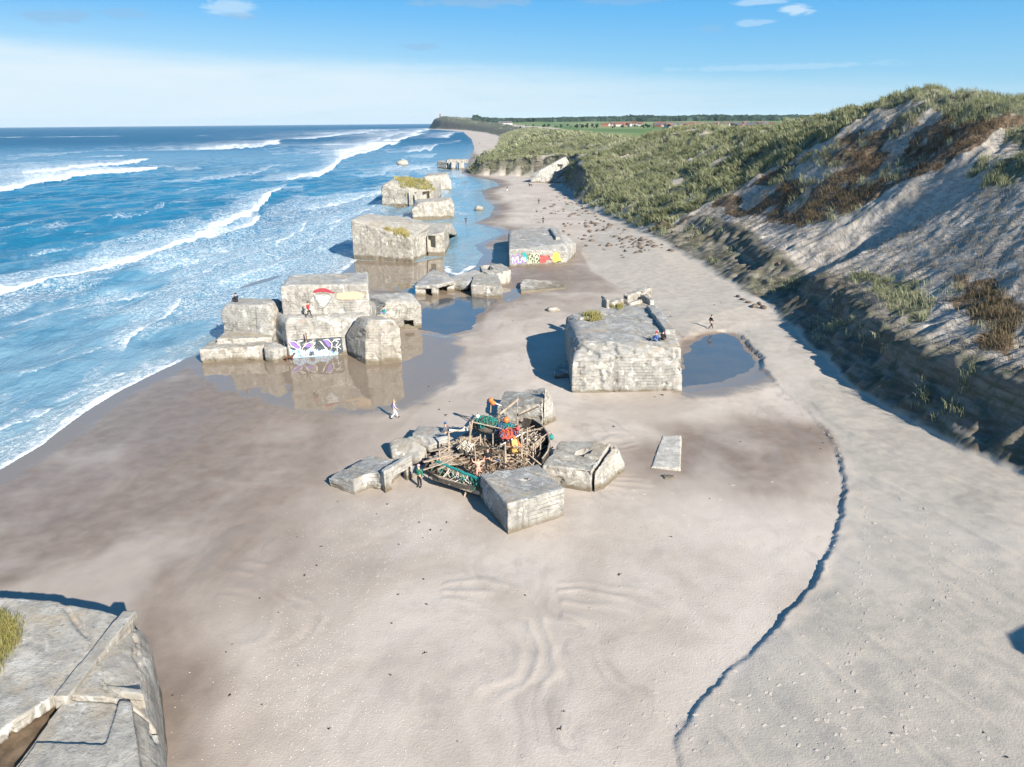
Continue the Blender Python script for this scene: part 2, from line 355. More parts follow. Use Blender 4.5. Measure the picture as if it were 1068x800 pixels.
MOIST3 = gp([(-300, 900), (-200, 640), (100, 590), (190, 570), (235, 700), (240, 830), (230, 900)], .3)
ST = np.array([  # y, foot, edge, edge z, crest, crest z
 (-60, 26, 31, 9, 66, 25), (4, 25.5, 30.2, 10.4, 70, 25), (11, 27.2, 31.6, 9.7, 71, 25), (17.5, 27.9, 32.0, 10.1, 73, 25), (23, 32, 37, 8.2, 74, 25), (30, 35.5, 40.5, 7.4, 75, 25), (40, 36.5, 41.5, 7.0, 76, 26), (50, 35, 39.6, 7.0, 76, 26.4), (56, 34, 38.0, 6.8, 77, 26.8), (62, 33.2, 37.4, 6.5, 77, 27), (68, 33.0, 36.9, 6.1, 77, 27.5),
 (78, 34.0, 38.4, 6.1, 77, 28), (88, 34.4, 39.6, 6.3, 77, 28), (97, 34.2, 39.2, 6.3, 77, 28.2),
 (103, 33, 41, 4.3, 77, 28.4), (106, 32.9, 41, 4.3, 77, 28.5), (112, 33.4, 39.4, 6.2, 77, 28.6), (126, 32.4, 41, 6.5, 76, 29.5), (140, 32, 42, 7.0, 73, 30.4),
 (157, 31.5, 42, 6.8, 72, 29.6), (168, 30.3, 36, 5, 73, 29.3), (190, 28.2, 33, 5, 75, 27.5), (220, 24.5, 30, 5, 76, 24.7), (242, 22.5, 28, 5.5, 73, 22.5), (256, 22, 27, 8.5, 73, 22.8), (280, 21.5, 26, 10.5, 69, 23.8), (300, 21.5, 26, 11.5, 67, 24), (330, 22.5, 27.5, 13, 58, 20),
 (350, 23, 29, 13, 50, 17), (366, 22, 29, 12, 48, 16), (378, 8, 14, 11, 46, 16), (394, -20, -15, 8.0, 40, 17), (420, -24, -18, 9.5, 35, 18), (460, -19, -14, 10, 33, 19), (520, -16, -5, 10, 25, 20.5), (620, -15, -5, 10, 20, 19),
 (900, -14, 0, 10, 30, 18), (1500, -20, 0, 10, 40, 18), (2000, -60, -40, 12, 0, 20), (2700, -150, -120, 20, -60, 26), (3300, -310, -285, 36, -250, 46), (3900, -400, -370, 46, -330, 58), (4500, -340, -300, 42, -230, 54), (6000, -200, -100, 40, 0, 50)], float)
RIDGES = [(-16.5, 33.5, 1.8, 7.0, 1.1, .055, 1), (2.5, 30, 2.5, 9.0, 1.3, .048, 1), (-4, 31, 3.0, 8.0, 1.2, .04, 1), (10, 52, 2.0, 8.0, 1.1, .045, -1)]
def beach_z(x, y, dsea):
    z = np.clip(dsea*.020, -6, .26)+.002*np.clip(dsea-20, 0, 40)
    z = np.where(dsea < 0, dsea*.035-.02, z)
    return z
def terrain(x, y, full=False):
    x = np.asarray(x, float); y = np.asarray(y, float)
    warp = fbm(x*.25, y*.25, 3, 5)*np.clip(y*.004, .1, 1.2)
    dsea = -poly_sd(x+warp*.6, y+warp*.8, SEA)
    z = beach_z(x, y, dsea)
    land = sstep(2, 12, dsea)
    z = z+land*(fbm(x*.08, y*.08, 4, 21)*.10+fbm(x*.6, y*.25, 3, 23)*.02)
    # dry sand bank with its little scarp
    jag = fbm(x*.9, y*.9, 3, 31)*.16+fbm(x*3.4, y*3.4, 3, 33)*.14
    db = poly_sd(x, y, BANK)+jag
    sc = .115*sstep(20, 32, y)*sstep(60, 46, y)+.05*sstep(105, 92, y)+.10*sstep(70, 75, y)*sstep(90, 84, y)
    sc = sc*(1+np.exp(-np.clip(db, 0, 9)/.7)*(np.clip(1.0+fbm(x*.35, y*.35, 3, 36)*1.3, .25, 1.6)-1))
    bank = sstep(-.04, .22, db)
    z = z+bank*sc+np.clip(db-jag, 0, 14)*.085*sstep(30, 8, np.clip(db-10, 0, 40))+sstep(0, 2, db)*(fbm(x*.2, y*.08, 3, 41)*.06+(np.clip(1-np.abs(fbm(x*.30+y*.11, y*.035, 2, 43))*6, 0, 1)**2*.045+fbm(x*.3+y*.08, y*.03, 1, 42)*.03)*sstep(74, 54, y)+fbm(x*2.2+y*.5, y*.22, 2, 45)*.018*sstep(66, 48, y)+fbm(x*.9, y*.9, 3, 44)*.012)
    # curved ebb ridges in the sand
    for (cx, cy, r0, r1, wl, am, cutx) in RIDGES:
        rr_ = np.hypot(x-cx, (y-cy)*1.15)+fbm(x*.25, y*.25, 3, 47)*1.6
        mk_ = sstep(r0, r0+1.5, rr_)*sstep(r1, r1-2.0, rr_)*sstep(-.1, .35, fbm(x*.13, y*.13, 3, 48)+.2)*np.where(np.sign(cutx)*(x-cx) > abs(cutx)-1, 1, 0)
        z = z+np.where(mk_ > 0, am*mk_*(.5+.5*np.sin(rr_*6.283/wl))**2, 0)*(1-bank)
    for lvl, poly in POOLS.values():
        d = poly_sd(x, y, poly)+fbm(x*.5, y*.5, 3, 51)*.5
        z = np.where(d > -6, np.minimum(z, np.where(d > 0, lvl-.10*np.minimum(d, 3)-.01, lvl+.035*-d+.006+np.maximum(0, -d-.8)*np.where(db > 0, 1.1, .05))), z)
    # dune front
    st = [np.interp(y, ST[:, 0], ST[:, i]) for i in range(1, 6)]
    fw = np.clip(.25+y*.004, .3, 2.0)
    wob = (1-.75*sstep(355, 372, y)*sstep(440, 410, y))*fbm(x*.09, y*.09, 4, 61)*2.2*fw+fbm(x*.5, y*.5, 3, 63)*.5
    xx = x+wob*sstep(0, 3, x-st[0]+3)
    t = np.clip((xx-st[0])/(st[1]-st[0]), 0, 1)
    steep = sstep(175, 150, y)+sstep(242, 258, y)*sstep(900, 600, y)*.8
    g1 = np.where(t < .74, t*.66, .74*.66+(t-.74)/.26*(1-.74*.66)); g = g1*steep+t*(1-steep)
    rise = np.maximum(st[2]-2, 0)*g
    t2 = np.clip((xx-st[1])/(st[3]-st[1]), 0, 1.0)
    ter = sstep(175, 150, y); rise2 = (st[4]-st[2])*((t2*.75+.25*(t2*t2*(3-2*t2)))*(1-ter)+ter*(t2*.52+.48*(t2*t2*(3-2*t2))))
    zz = np.where(xx > st[0], np.minimum(z, 2.6)+rise+rise2, z)
    hum = sstep(.05, .3, t2); big = fbm(x*.035, y*.035, 4, 71)*3.0; sm = fbm(x*.13, y*.13, 4, 73)*2.0+fbm(x*.5, y*.5, 3, 75)*.5
    sandy = sstep(175, 150, y)*sstep(.75, .55, t2)
    zz = zz+hum*(big*sstep(20, 120, y)*.6*(1-.6*sandy)+sm*(1-.93*sandy)+sandy*fbm((x*.6+y*.5)*.5, (y*.6-x*.5)*1.6, 3, 76)*.10)+np.where(xx > st[0], sstep(0, .25, t)*(fbm(x*.5, y*.5, 4, 77)*.75*sstep(.0, .5, t)*(1-hum*.85)*(1-.6*sstep(.95, 1.0, t))+fbm(x*.3, y*1.1, 3, 78)*.5*(1-hum)), 0)
    # landward of the crest
    beh = np.clip((xx-st[3])/70, 0, 1); beh = beh*beh*(3-2*beh)
    plat = 12.5+fbm(x*.006, y*.006, 3, 81)*2+fbm(x*.05, y*.05, 3, 83)*.7*sstep(900, 300, y)
    plat = np.where(y > 2600, plat+np.clip(y-2600, 0, 2500)*.010, plat)
    zz = zz*(1-beh)+np.maximum(plat, 0)*beh
    if not full: return zz
    s = xx-st[0]
    return dict(z=zz, dsea=dsea, bank=sstep(0, 1.0, db)*sstep(0, 1, x+60), db=db, t=t, t2=t2, beh=beh, s=s)
def hit(px, py, y0=15, y1=2600):
    """where a sight line meets the ground"""
    dx, dy, dz = ray(px, py)
    Y = np.concatenate([np.arange(y0, 500, .5), np.geomspace(500, y1, 500)]); X = Y*dx/dy; Z = CAMH+Y*dz/dy
    T = terrain(X, Y); below = np.nonzero(Z < T)[0]
    if len(below) == 0: return None
    i = max(below[0], 1); a0 = Z[i-1]-T[i-1]; a1 = Z[i]-T[i]; f = a0/(a0-a1)
    yy = Y[i-1]+(Y[i]-Y[i-1])*f
    return (yy*dx/dy, yy, CAMH+yy*dz/dy)
def hp(L):
    out = []
    for p in L:
        h = hit(*p)
        if h: out.append(h[:2])
    return out
GREEN = [hp([(604, 207), (650, 226), (688, 240), (704, 231), (742, 211), (800, 180), (850, 152), (885, 135), (905, 116)]) + [(79, 165), (110, 190), (120, 330), (60, 345), (48, 335), (30, 320)],
         hp([(892, 288), (930, 285), (968, 312), (968, 338), (935, 328), (905, 306)]),
         hp([(1022, 172), (1045, 164), (1066, 162), (1066, 188), (1030, 194)]),
         hp([(985, 118), (1010, 108), (1066, 112), (1066, 120), (1010, 140), (985, 150)]) + [],
         hp([(925, 104), (950, 96), (975, 104), (960, 125), (925, 135)]),
         [(-25, 392), (2, 373), (14, 358), (28, 344), (48, 338), (90, 340), (140, 420), (100, 640), (60, 900), (30, 1500), (0, 2000), (-60, 3000), (-100, 5000), (-400, 5000), (-410, 3900), (-320, 3300), (-155, 2700), (-62, 2000), (-19, 1500), (-13, 900), (-14, 620), (-18, 470), (-22, 420)],
         [(66, 96), (72, 92), (110, 92), (140, 140), (130, 200), (70, 200), (66, 168), (69, 150), (71, 135), (70, 118)]]
BRUSH = [hp([(690, 247), (706, 232), (742, 213), (800, 184), (850, 156), (885, 140), (930, 134), (960, 130), (985, 126), (1040, 122), (1066, 124), (1020, 150), (975, 178), (920, 206), (860, 236), (830, 240), (800, 226), (768, 226), (745, 216)]),
         hp([(660, 245), (690, 230), (720, 232), (700, 250), (680, 258)]),
         hp([(985, 300), (1040, 288), (1066, 330), (1066, 385), (1010, 355)])]
SANDY = [hp([(768, 202), (792, 192), (812, 200), (785, 216)]), hp([(825, 178), (850, 168), (862, 180), (838, 190)]), hp([(925, 150), (948, 146), (950, 162), (930, 168)])]
NONVEG_X = None
def masks(x, y, T):
    wj = fbm(x*.22, y*.22, 4, 91)*2.5*np.clip(y/120, .5, 2)
    veg = np.zeros_like(x); br = np.zeros_like(x)
    for P in GREEN:
        if len(P) > 2: veg = np.maximum(veg, sstep(-1.2, 1.6, poly_sd(x, y, P)+wj))
    for P in BRUSH:
        if len(P) > 2: br = np.maximum(br, sstep(-1.2, 1.6, poly_sd(x, y, P)+wj))
    for P in SANDY:
        if len(P) > 2:
            k = sstep(1.0, -1.0, poly_sd(x, y, P)+wj*.6); veg = veg*k; br = br*k
    frag = fbm(x*.11, y*.11, 4, 97); br = br*sstep(-.85, -.55, frag); gt = sstep(.08, .26, fbm(x*.2, y*.2, 4, 98)); veg = np.maximum(veg, gt*br*.8); br = br*(1-gt*.6); veg = veg*(1-.75*sstep(.30, .48, fbm(x*.09, y*.14, 4, 99))*sstep(.02, .2, T['t']))
    veg = veg*(1-br)
    cl = sstep(.02, .10, T['t'])*(1-sstep(.0, .02, T['t2']))*(sstep(168, 150, y)+sstep(244, 258, y)*sstep(372, 362, y)*.85); veg = veg*(1-.9*cl); br = br*(1-cl)
    # landward side
    lw = sstep(0, .25, T['beh'])*sstep(900, 300, y); veg = np.maximum(veg, lw)
    # scattered tufts on the shaded cliff and upper slope
    sc = sstep(.50, .62, fbm(x*.16, y*.16, 4, 95)*.5+.5)*sstep(.02, .2, T['t'])*sstep(500, 300, y)*.75*(1-.55*sstep(168, 150, y)*(1-sstep(0, .03, T['t2'])))
    veg = np.maximum(veg, sc*(1-br)*sstep(1.0, .9, T['t']*1.0+T['t2']*3))
    on = sstep(.0, .15, T['t']); return veg*on, br*on

def build_terrain():
    ys = np.concatenate([np.linspace(-25, 19, 40), np.geomspace(20+30, 170+30, 640)-30, (np.geomspace(171+30, 7000, 330)-30)])
    ys = np.unique(ys)
    us = np.concatenate([np.linspace(-1.0, -.62, 30), np.linspace(-.615, .62, 640), np.linspace(.623, 1.7, 120)])
    Y = np.repeat(ys[:, None], len(us), 1); X = us[None, :]*(Y+30)
    n, m = Y.shape; x = X.ravel(); y = Y.ravel()
    T = terrain(x, y, True)
    veg, br = masks(x, y, T)
    z = T['z']+0
    idx = np.arange(n*m).reshape(n, m)
    F = np.stack([idx[:-1, :-1], idx[:-1, 1:], idx[1:, 1:], idx[1:, :-1]], -1).reshape(-1, 4)
    keep = (z > -2.5); fk = keep[F].any(1); F = F[fk]
    used = np.zeros(n*m, bool); used[F.ravel()] = True; re = np.cumsum(used)-1; F = re[F]
    V = np.stack([x, y, z], 1)[used]
    me = np_mesh('beach', V, F)
    dsea = T['dsea']; d = dsea
    moist = np.clip(1.1-d/40, 0, 1)*sstep(220, 120, y)+np.clip(1-d/9, 0, 1)*sstep(120, 220, y)*sstep(900, 450, y)
    for P, k in ((MOIST2, .72), (MOIST3, .85)): moist = np.maximum(moist, k*sstep(-7.0, 5.0, poly_sd(x, y, P)+fbm(x*.12, y*.12, 3, 53)*4))
    for lvl, P in POOLS.values(): moist = np.maximum(moist, .9*sstep(-3, .3, poly_sd(x, y, P)))
    moist = moist*(1-T['bank']*.95)
    wet = sstep(4.5, .5, d)*.85*sstep(300, 120, y)
    for P in WET: wet = np.maximum(wet, sstep(-5.0, 2.0, poly_sd(x, y, P)))
    wet *= (1-T['bank'])
    clay = sstep(.03, .16, T['t'])*(1-sstep(.0, .06, T['t2']))*(sstep(172, 150, y)+sstep(242, 258, y)*.9)
    gy, gx = np.gradient(z.reshape(n, m)); dY = np.gradient(Y, axis=0); dX = np.gradient(X, axis=1); grad = np.hypot(gx/dX, gy/np.maximum(dY, 1e-3)).ravel()
    clay = np.maximum(clay, sstep(.5, .85, grad)*sstep(.01, .05, T['t'])*sstep(300, 340, y)*.95)
    field = sstep(.6, .95, T['beh'])*sstep(330, 480, y)
    for k, a in dict(moist=moist, wet=wet, veg=veg, brush=br, clay=clay, field=field, bank=T['bank']).items(): attr(me, k, a[used])
    attr(me, 'slope', (sstep(.0, .03, T['t2'])*sstep(230, 190, y)*sstep(.5, .0, T['beh']))[used])
    o = link('ground', me, None, M['beach']); tag(o, 'sand beach, dry sand bank, dune cliff and dunes', None, None, 'structure')
    return o
build_terrain()
for k, (lvl, P) in POOLS.items():
    P = np.array(P); c = P.mean(0); V = [(*((p-c)*1.35+c), lvl) for p in P]
    o = link('tide_pool', mesh_from('tide_pool', V, [tuple(range(len(V)))]), None, M['pool'])
    tag(o, 'still tide pool reflecting the blue sky', None, None, 'structure')

# ------------------------------------------------------------------ sea
BREAK = [  # pixels of each line of surf as surveyed, tail and strength
 ([(-60, 520), (0, 488), (45, 463), (85, 432), (130, 405), (170, 385), (206, 368)], 7, 1.0, .06),
 ([(-40, 466), (0, 450), (35, 436), (62, 424)], 7, .8, .15),
 ([(128, 372), (134, 356), (150, 344), (168, 334), (185, 322), (198, 309)], 9, .85, .25),
 ([(193, 295), (225, 279), (250, 268), (271, 262)], 4, .8, .15),
 ([(227, 299), (255, 287), (280, 277), (308, 270)], 4, .75, .12),
 ([(-60, 322), (0, 307), (60, 295), (120, 278), (170, 263), (205, 252), (228, 238), (262, 222), (280, 204), (318, 184)], 11, 1.0, .5),
 ([(215, 250), (245, 243), (262, 234), (270, 223)], 12, .95, .4),
 ([(318, 190), (345, 180), (356, 168), (362, 160), (385, 152), (405, 146)], 9, .95, .4),
 ([(280, 258), (305, 247), (320, 237), (322, 229)], 4, .85, .1),
 ([(318, 222), (345, 216), (372, 208), (398, 197)], 5, .8, .1),
 ([(300, 190), (325, 184), (345, 178), (355, 170)], 8, .9, .3),
 ([(-40, 206), (0, 200), (50, 190), (90, 182), (150, 177), (190, 174)], 12, .95, .4),
 ([(20, 184), (70, 176), (130, 170), (158, 165)], 7, .9, .4),
 ([(150, 172), (190, 179)], 4, .55, .1),
 ([(200, 158), (240, 153), (275, 149), (300, 145)], 5, .85, .3),
 ([(320, 146), (350, 142), (385, 138), (415, 134)], 4, .85, .3),
 ([(350, 170), (372, 160), (395, 152), (410, 147)], 7, .9, .3),
 ([(400, 150), (425, 143), (440, 138), (452, 133)], 6, .9, .3),
 ([(360, 152), (380, 150), (405, 141), (425, 136)], 5, .8, .3),
 ([(80, 143), (95, 142.5), (108, 142)], 1.0, .9, .3), ([(110, 164), (122, 162)], 2.5, .8, .2), ([(330, 160), (338, 158)], 2.5, .8, .2), ([(310, 174), (318, 172)], 2, .6, .2), ([(355, 158), (366, 155)], 3, .9, .2),
 ([(425, 178), (445, 174), (452, 178)], 5, .8, .1), ([(420, 160), (440, 156), (456, 150)], 5, .8, .2), ([(440, 165), (455, 160)], 4, .7, .1), ([(395, 185), (405, 176), (420, 170)], 5, .7, .15), ([(455, 145), (470, 140), (480, 137)], 4, .8, .1), ([(470, 150), (482, 146)], 3, .6, .1),
 ([(0, 342), (60, 327), (120, 312), (165, 300)], 2.5, .75, .1), ([(10, 398), (70, 380), (112, 360)], 2.5, .7, .08), ([(55, 422), (100, 402), (135, 386)], 3, .75, .08), ([(150, 287), (200, 273), (245, 256)], 3, .75, .1), ([(0, 272), (50, 264), (110, 251)], 2, .6, .1),
 ([(100, 232), (160, 221), (200, 208)], 2, .6, .15), ([(190, 192), (250, 181), (300, 170)], 2.5, .7, .2), ([(0, 168), (60, 161), (90, 158)], 2, .6, .2), ([(330, 252), (350, 241), (366, 228)], 2.5, .8, .06), ([(300, 262), (330, 250), (350, 240)], 2.5, .7, .06), ([(340, 236), (372, 224), (395, 209)], 2.5, .8, .06), ([(215, 330), (250, 312), (285, 300)], 2.5, .7, .06), ([(60, 372), (75, 366), (86, 364)], 4, .55, .1), ([(486, 206), (492, 200)], 2, .5, .05), ([(474, 232), (482, 240), (490, 238)], 2, .35, .02)]
def build_sea():
    ys = np.concatenate([np.linspace(-60, 28, 30), np.geomspace(30, 400, 560), np.geomspace(402, 3000, 200), np.geomspace(3100, 26000, 30)])
    us = np.concatenate([np.linspace(-1.05, -.82, 12), np.linspace(-.81, .05, 620), np.linspace(.06, .12, 6)])
    Y = np.repeat(ys[:, None], len(us), 1); X = us[None, :]*(np.abs(Y)+12); n, m = Y.shape; x = X.ravel(); y = Y.ravel()
    warp = fbm(x*.25, y*.25, 3, 5)*np.clip(y*.004, .1, 1.2)
    d = poly_sd(x+warp*.6, y+warp*.8, SEA)
    mpp = np.clip(y, 30, 3000)**2/(FPX*CAMH)      # size of things far along the shore
    trail = np.zeros_like(x); foam = np.zeros_like(x); hgt = np.zeros_like(x)
    jx = fbm(x/np.clip(y*.07, 3, 60), y/np.clip(y*.20, 6, 200), 4, 111)
    jy = fbm(x/np.clip(y*.02, 1.2, 30), y/np.clip(y*.04, 2, 80), 4, 112); jz = fbm(x/np.clip(y*.006, .5, 9), y/np.clip(y*.012, .8, 24), 3, 113)
    for L, tail, amp, h in BREAK:
        P = gp(L); dd, sg, par = seg_dist(x, y, P, False)
        Pa = np.array(P); kk = []
        for i in range(len(Pa)-1):
            m_ = (Pa[i]+Pa[i+1])/2; e_ = Pa[i+1]-Pa[i]; e_ /= np.linalg.norm(e_); n_ = np.array((-e_[1], e_[0]))
            q0 = np.array(PXY(m_[0], m_[1], 0)); q1 = np.array(PXY(*(m_+e_*.5), 0))-q0; q2 = np.array(PXY(*(m_+n_*.5), 0))-q0
            kk.append(.5/max(1e-4, abs(q1[0]*q2[1]-q1[1]*q2[0])/np.linalg.norm(q1)))
        kd = np.interp(par, (np.arange(len(kk))+.5)/len(kk), kk); my = Pa[:, 1].mean()
        s = np.where(sg > 0, -dd, dd)+jx*kd*3.0+(jy*3.2+jz*1.6)*kd       # negative on the seaward side
        tl = tail*kd*1.5
        f = np.where(s > 0, np.exp(-(s/(kd*1.3))**2), np.exp(-(-s/tl)**1.3))
        endf = (.0+1.0*sstep(0, .12, par)*sstep(1.0, .88, par)); dn = np.abs(dd) < tl*5
        f = f*endf*amp
        trail = np.maximum(trail, np.where((s < 0) & (np.abs(dd) < tl*7), np.exp(-(-s/(tl*1.5)))*endf*amp, 0))
        foam = np.maximum(foam, np.where(dn, f, 0))
        hgt = np.maximum(hgt, np.where(dn, h*1.6*np.exp(-((s+kd*1.0)/(kd*2.0+1.2))**2)*endf, 0))
    sw_n = fbm(x*.12, y*.12, 3, 115)*1.2
    foam = np.maximum(foam, np.exp(-((d-.7+sw_n*.0)/(.55+.006*y))**2)*(.75+.25*np.clip(sw_n, -1, 1))*sstep(520, 90, y)*np.where((x > -29) & (y > 138), .18, 1))
    sh = sstep(1.5, 14, d)
    # swell and chop
    r = np.random.default_rng(3); sw = np.zeros_like(x); lim = sstep(900, 120, y)
    for i in range(10):
        a = math.radians(-28+r.uniform(-30, 30)); k = 2*math.pi/r.uniform(7, 26); p = r.uniform(0, 6.28)
        ph = (x*math.cos(a)+y*math.sin(a))*k+p+fbm(x*.03, y*.03, 2, 120+i)*3
        sw += np.sin(ph)*.030*(6.28/k)**.5
    sw += fbm(x*.35, y*.28, 4, 131)*.22
    ridge = np.zeros_like(x)
    for L, h in (([(-40, 258), (30, 247), (80, 240), (125, 226)], .9), ([(-40, 245), (20, 238), (60, 232)], .6), ([(100, 232), (150, 220), (175, 214)], .8)):
        P = gp(L); dd, sg, par = seg_dist(x, y, P, False); ridge = np.maximum(ridge, h*np.exp(-(dd/3.2)**2)*sstep(0, .15, par)*sstep(1, .85, par))
    z = (sw*sh*lim+hgt*sstep(0, 6, d)+ridge)*sstep(-1, 4, d)
    z = np.where(d < 0, -.02+np.maximum(-.25, d*.02), z)
    lace = sstep(-.3, 1.0, d)*sstep(95, 30, d)*sstep(700, 160, y)*.74+.25*sstep(200, 60, d)*sstep(900, 300, y)*sstep(0, 5, d)
    lace *= np.where((x > -24) & (y > 130) & (y < 420), .35, 1)
    lace = np.maximum(lace*np.clip(.72+2.0*fbm(x*.06, y*.025, 4, 119), .2, 1.3), np.clip(trail*1.1, 0, 1))
    shal = sstep(9, 0, d)*.9+.30*sstep(60, 10, d); shal = np.clip(shal, 0, 1)
    idx = np.arange(n*m).reshape(n, m); F = np.stack([idx[:-1, :-1], idx[:-1, 1:], idx[1:, 1:], idx[1:, :-1]], -1).reshape(-1, 4)
    keep = (d > -14); fk = keep[F].any(1); F = F[fk]; used = np.zeros(n*m, bool); used[F.ravel()] = True; re = np.cumsum(used)-1
    me = np_mesh('sea', np.stack([x, y, z], 1)[used], re[F])
    chan = sstep(-30, -26, x)*sstep(132, 142, y)*sstep(420, 380, y)*.62
    milk = np.clip(chan+sstep(115, 5, d)*sstep(900, 250, y)*.62+trail*.5, 0, 1)
    for k, a in dict(foam=foam, lace=lace, milk=milk, trail=np.clip(trail, 0, 1), shallow=shal, far=sstep(100, 1500, y)).items(): attr(me, k, a[used])
    tag(link('sea', me, None, M['sea']), 'choppy blue sea with rows of white surf', None, None, 'structure')
build_sea()
# ------------------------------------------------------------------ weathered concrete blocks
def tmp_obj(bm):
    me = bpy.data.meshes.new('tmp'); bm.to_mesh(me); bm.free(); o = bpy.data.objects.new('tmp', me); COL.objects.link(o); return o
def hull_bm(pts, bevel=0, segs=4, top_only=True, sel=None):
    bm = bmesh.new()
    for p in pts: bm.verts.new(p)
    r = bmesh.ops.convex_hull(bm, input=bm.verts)
    bmesh.ops.delete(bm, geom=[v for v in bm.verts if not v.link_faces], context='VERTS')
    bmesh.ops.dissolve_limit(bm, angle_limit=math.radians(4), verts=bm.verts, edges=bm.edges)
    if bevel:
        zmin = min(v.co.z for v in bm.verts)
        es = [e for e in bm.edges if (not top_only or all(v.co.z > zmin+.5 for v in e.verts)) and (sel is None or all(sel(v.co) for v in e.verts))]
        bmesh.ops.bevel(bm, geom=es, offset=bevel, segments=segs, profile=.5, affect='EDGES', clamp_overlap=True)
    bmesh.ops.triangulate(bm, faces=bm.faces); bmesh.ops.recalc_face_normals(bm, faces=bm.faces)
    return bm
def evaluated(o):
    dg = bpy.context.evaluated_depsgraph_get(); dg.update()
    return bpy.data.meshes.new_from_object(o.evaluated_get(dg))
def drop(o):
    me = o.data; bpy.data.objects.remove(o); bpy.data.meshes.remove(me)
def concrete(name, hulls, mat, parent=None, cuts=(), voxel=.14, rough=.05, chip=.10, seed=1, origin=None, smooth=2):
    """hulls: list of (points, bevel) ; union, weathered ; returns the object"""
    bm = bmesh.new()
    for h in hulls:
        h = h if isinstance(h, tuple) else (h, 0)
        b = hull_bm(h[0], h[1], 5, True, h[2] if len(h) > 2 else None); me = bpy.data.meshes.new('t'); b.to_mesh(me); b.free(); bm.from_mesh(me); bpy.data.meshes.remove(me)
    o = tmp_obj(bm)
    md = o.modifiers.new('r', 'REMESH'); md.mode = 'VOXEL'; md.voxel_size = voxel; md.use_smooth_shade = True
    sm = o.modifiers.new('s', 'SMOOTH'); sm.factor = .5; sm.iterations = smooth
    cs = []
    for c in cuts:
        pts, bev = c if isinstance(c, tuple) else (c, 0)
        k = tmp_obj(hull_bm(pts, bev)); cs.append(k)
        b = o.modifiers.new('b', 'BOOLEAN'); b.operation = 'DIFFERENCE'; b.object = k; b.solver = 'EXACT'
    me = evaluated(o); drop(o)
    for k in cs: drop(k)
    n = len(me.vertices); co_ = np.empty(n*3, np.float32); me.vertices.foreach_get('co', co_); co_ = co_.reshape(-1, 3).astype(float)
    no = np.empty(n*3, np.float32); me.vertices.foreach_get('normal', no); no = no.reshape(-1, 3)
    x, y, z = co_.T
    a = x*.83+y*.41+seed*13.1; b = z*.9+y*.55-x*.3+seed*7.7
    d = fbm(a*.5, b*.5, 3, seed)*rough*1.2+fbm(a*2.1+z, b*2.1+x, 3, seed+3)*rough*.6
    ch = fbm(a*1.3+y*.7, b*1.3-y*.9, 4, seed+9); d -= sstep(.22, .5, ch)*chip
    co_ += no*d[:, None]
    if origin is not None: co_ -= np.array(origin)
    me.vertices.foreach_set('co', co_.astype(np.float32).ravel()); me.update()
    me.polygons.foreach_set('use_smooth', [True]*len(me.polygons)); me.name = name
    o = link(name, me, parent, mat, None)
    if origin is not None and parent is None: o.location = origin
    return o
def prism(top, z0=-.8, batter=0.0):
    """top: list of Vectors; straight down to z0, growing outward by batter"""
    c = sum((Vector(p) for p in top), Vector())/len(top); out = []
    for p in top:
        p = Vector(p); out.append(p); d = Vector((p.x-c.x, p.y-c.y, 0)); d = d.normalized()*batter if d.length else d
        out.append(Vector((p.x+d.x, p.y+d.y, z0)))
    return out
def tp(L, H=None):
    """top outline from surveyed pixels; entries (px,py) at height H or (px,py,z)"""
    return [G(p[0], p[1], p[2] if len(p) > 2 else H) for p in L]
def box(c, ux, sx, sy, z0, z1):
    """oriented box: centre, x axis direction, sizes"""
    ux = Vector((ux[0], ux[1], 0)).normalized(); uy = Vector((-ux.y, ux.x, 0)); c = Vector((c[0], c[1], 0))
    return [c+ux*(sx/2*i)+uy*(sy/2*j)+Vector((0, 0, z)) for i in (-1, 1) for j in (-1, 1) for z in (z0, z1)]
def local(pts, o): return [Vector(p)-Vector(o) for p in pts]

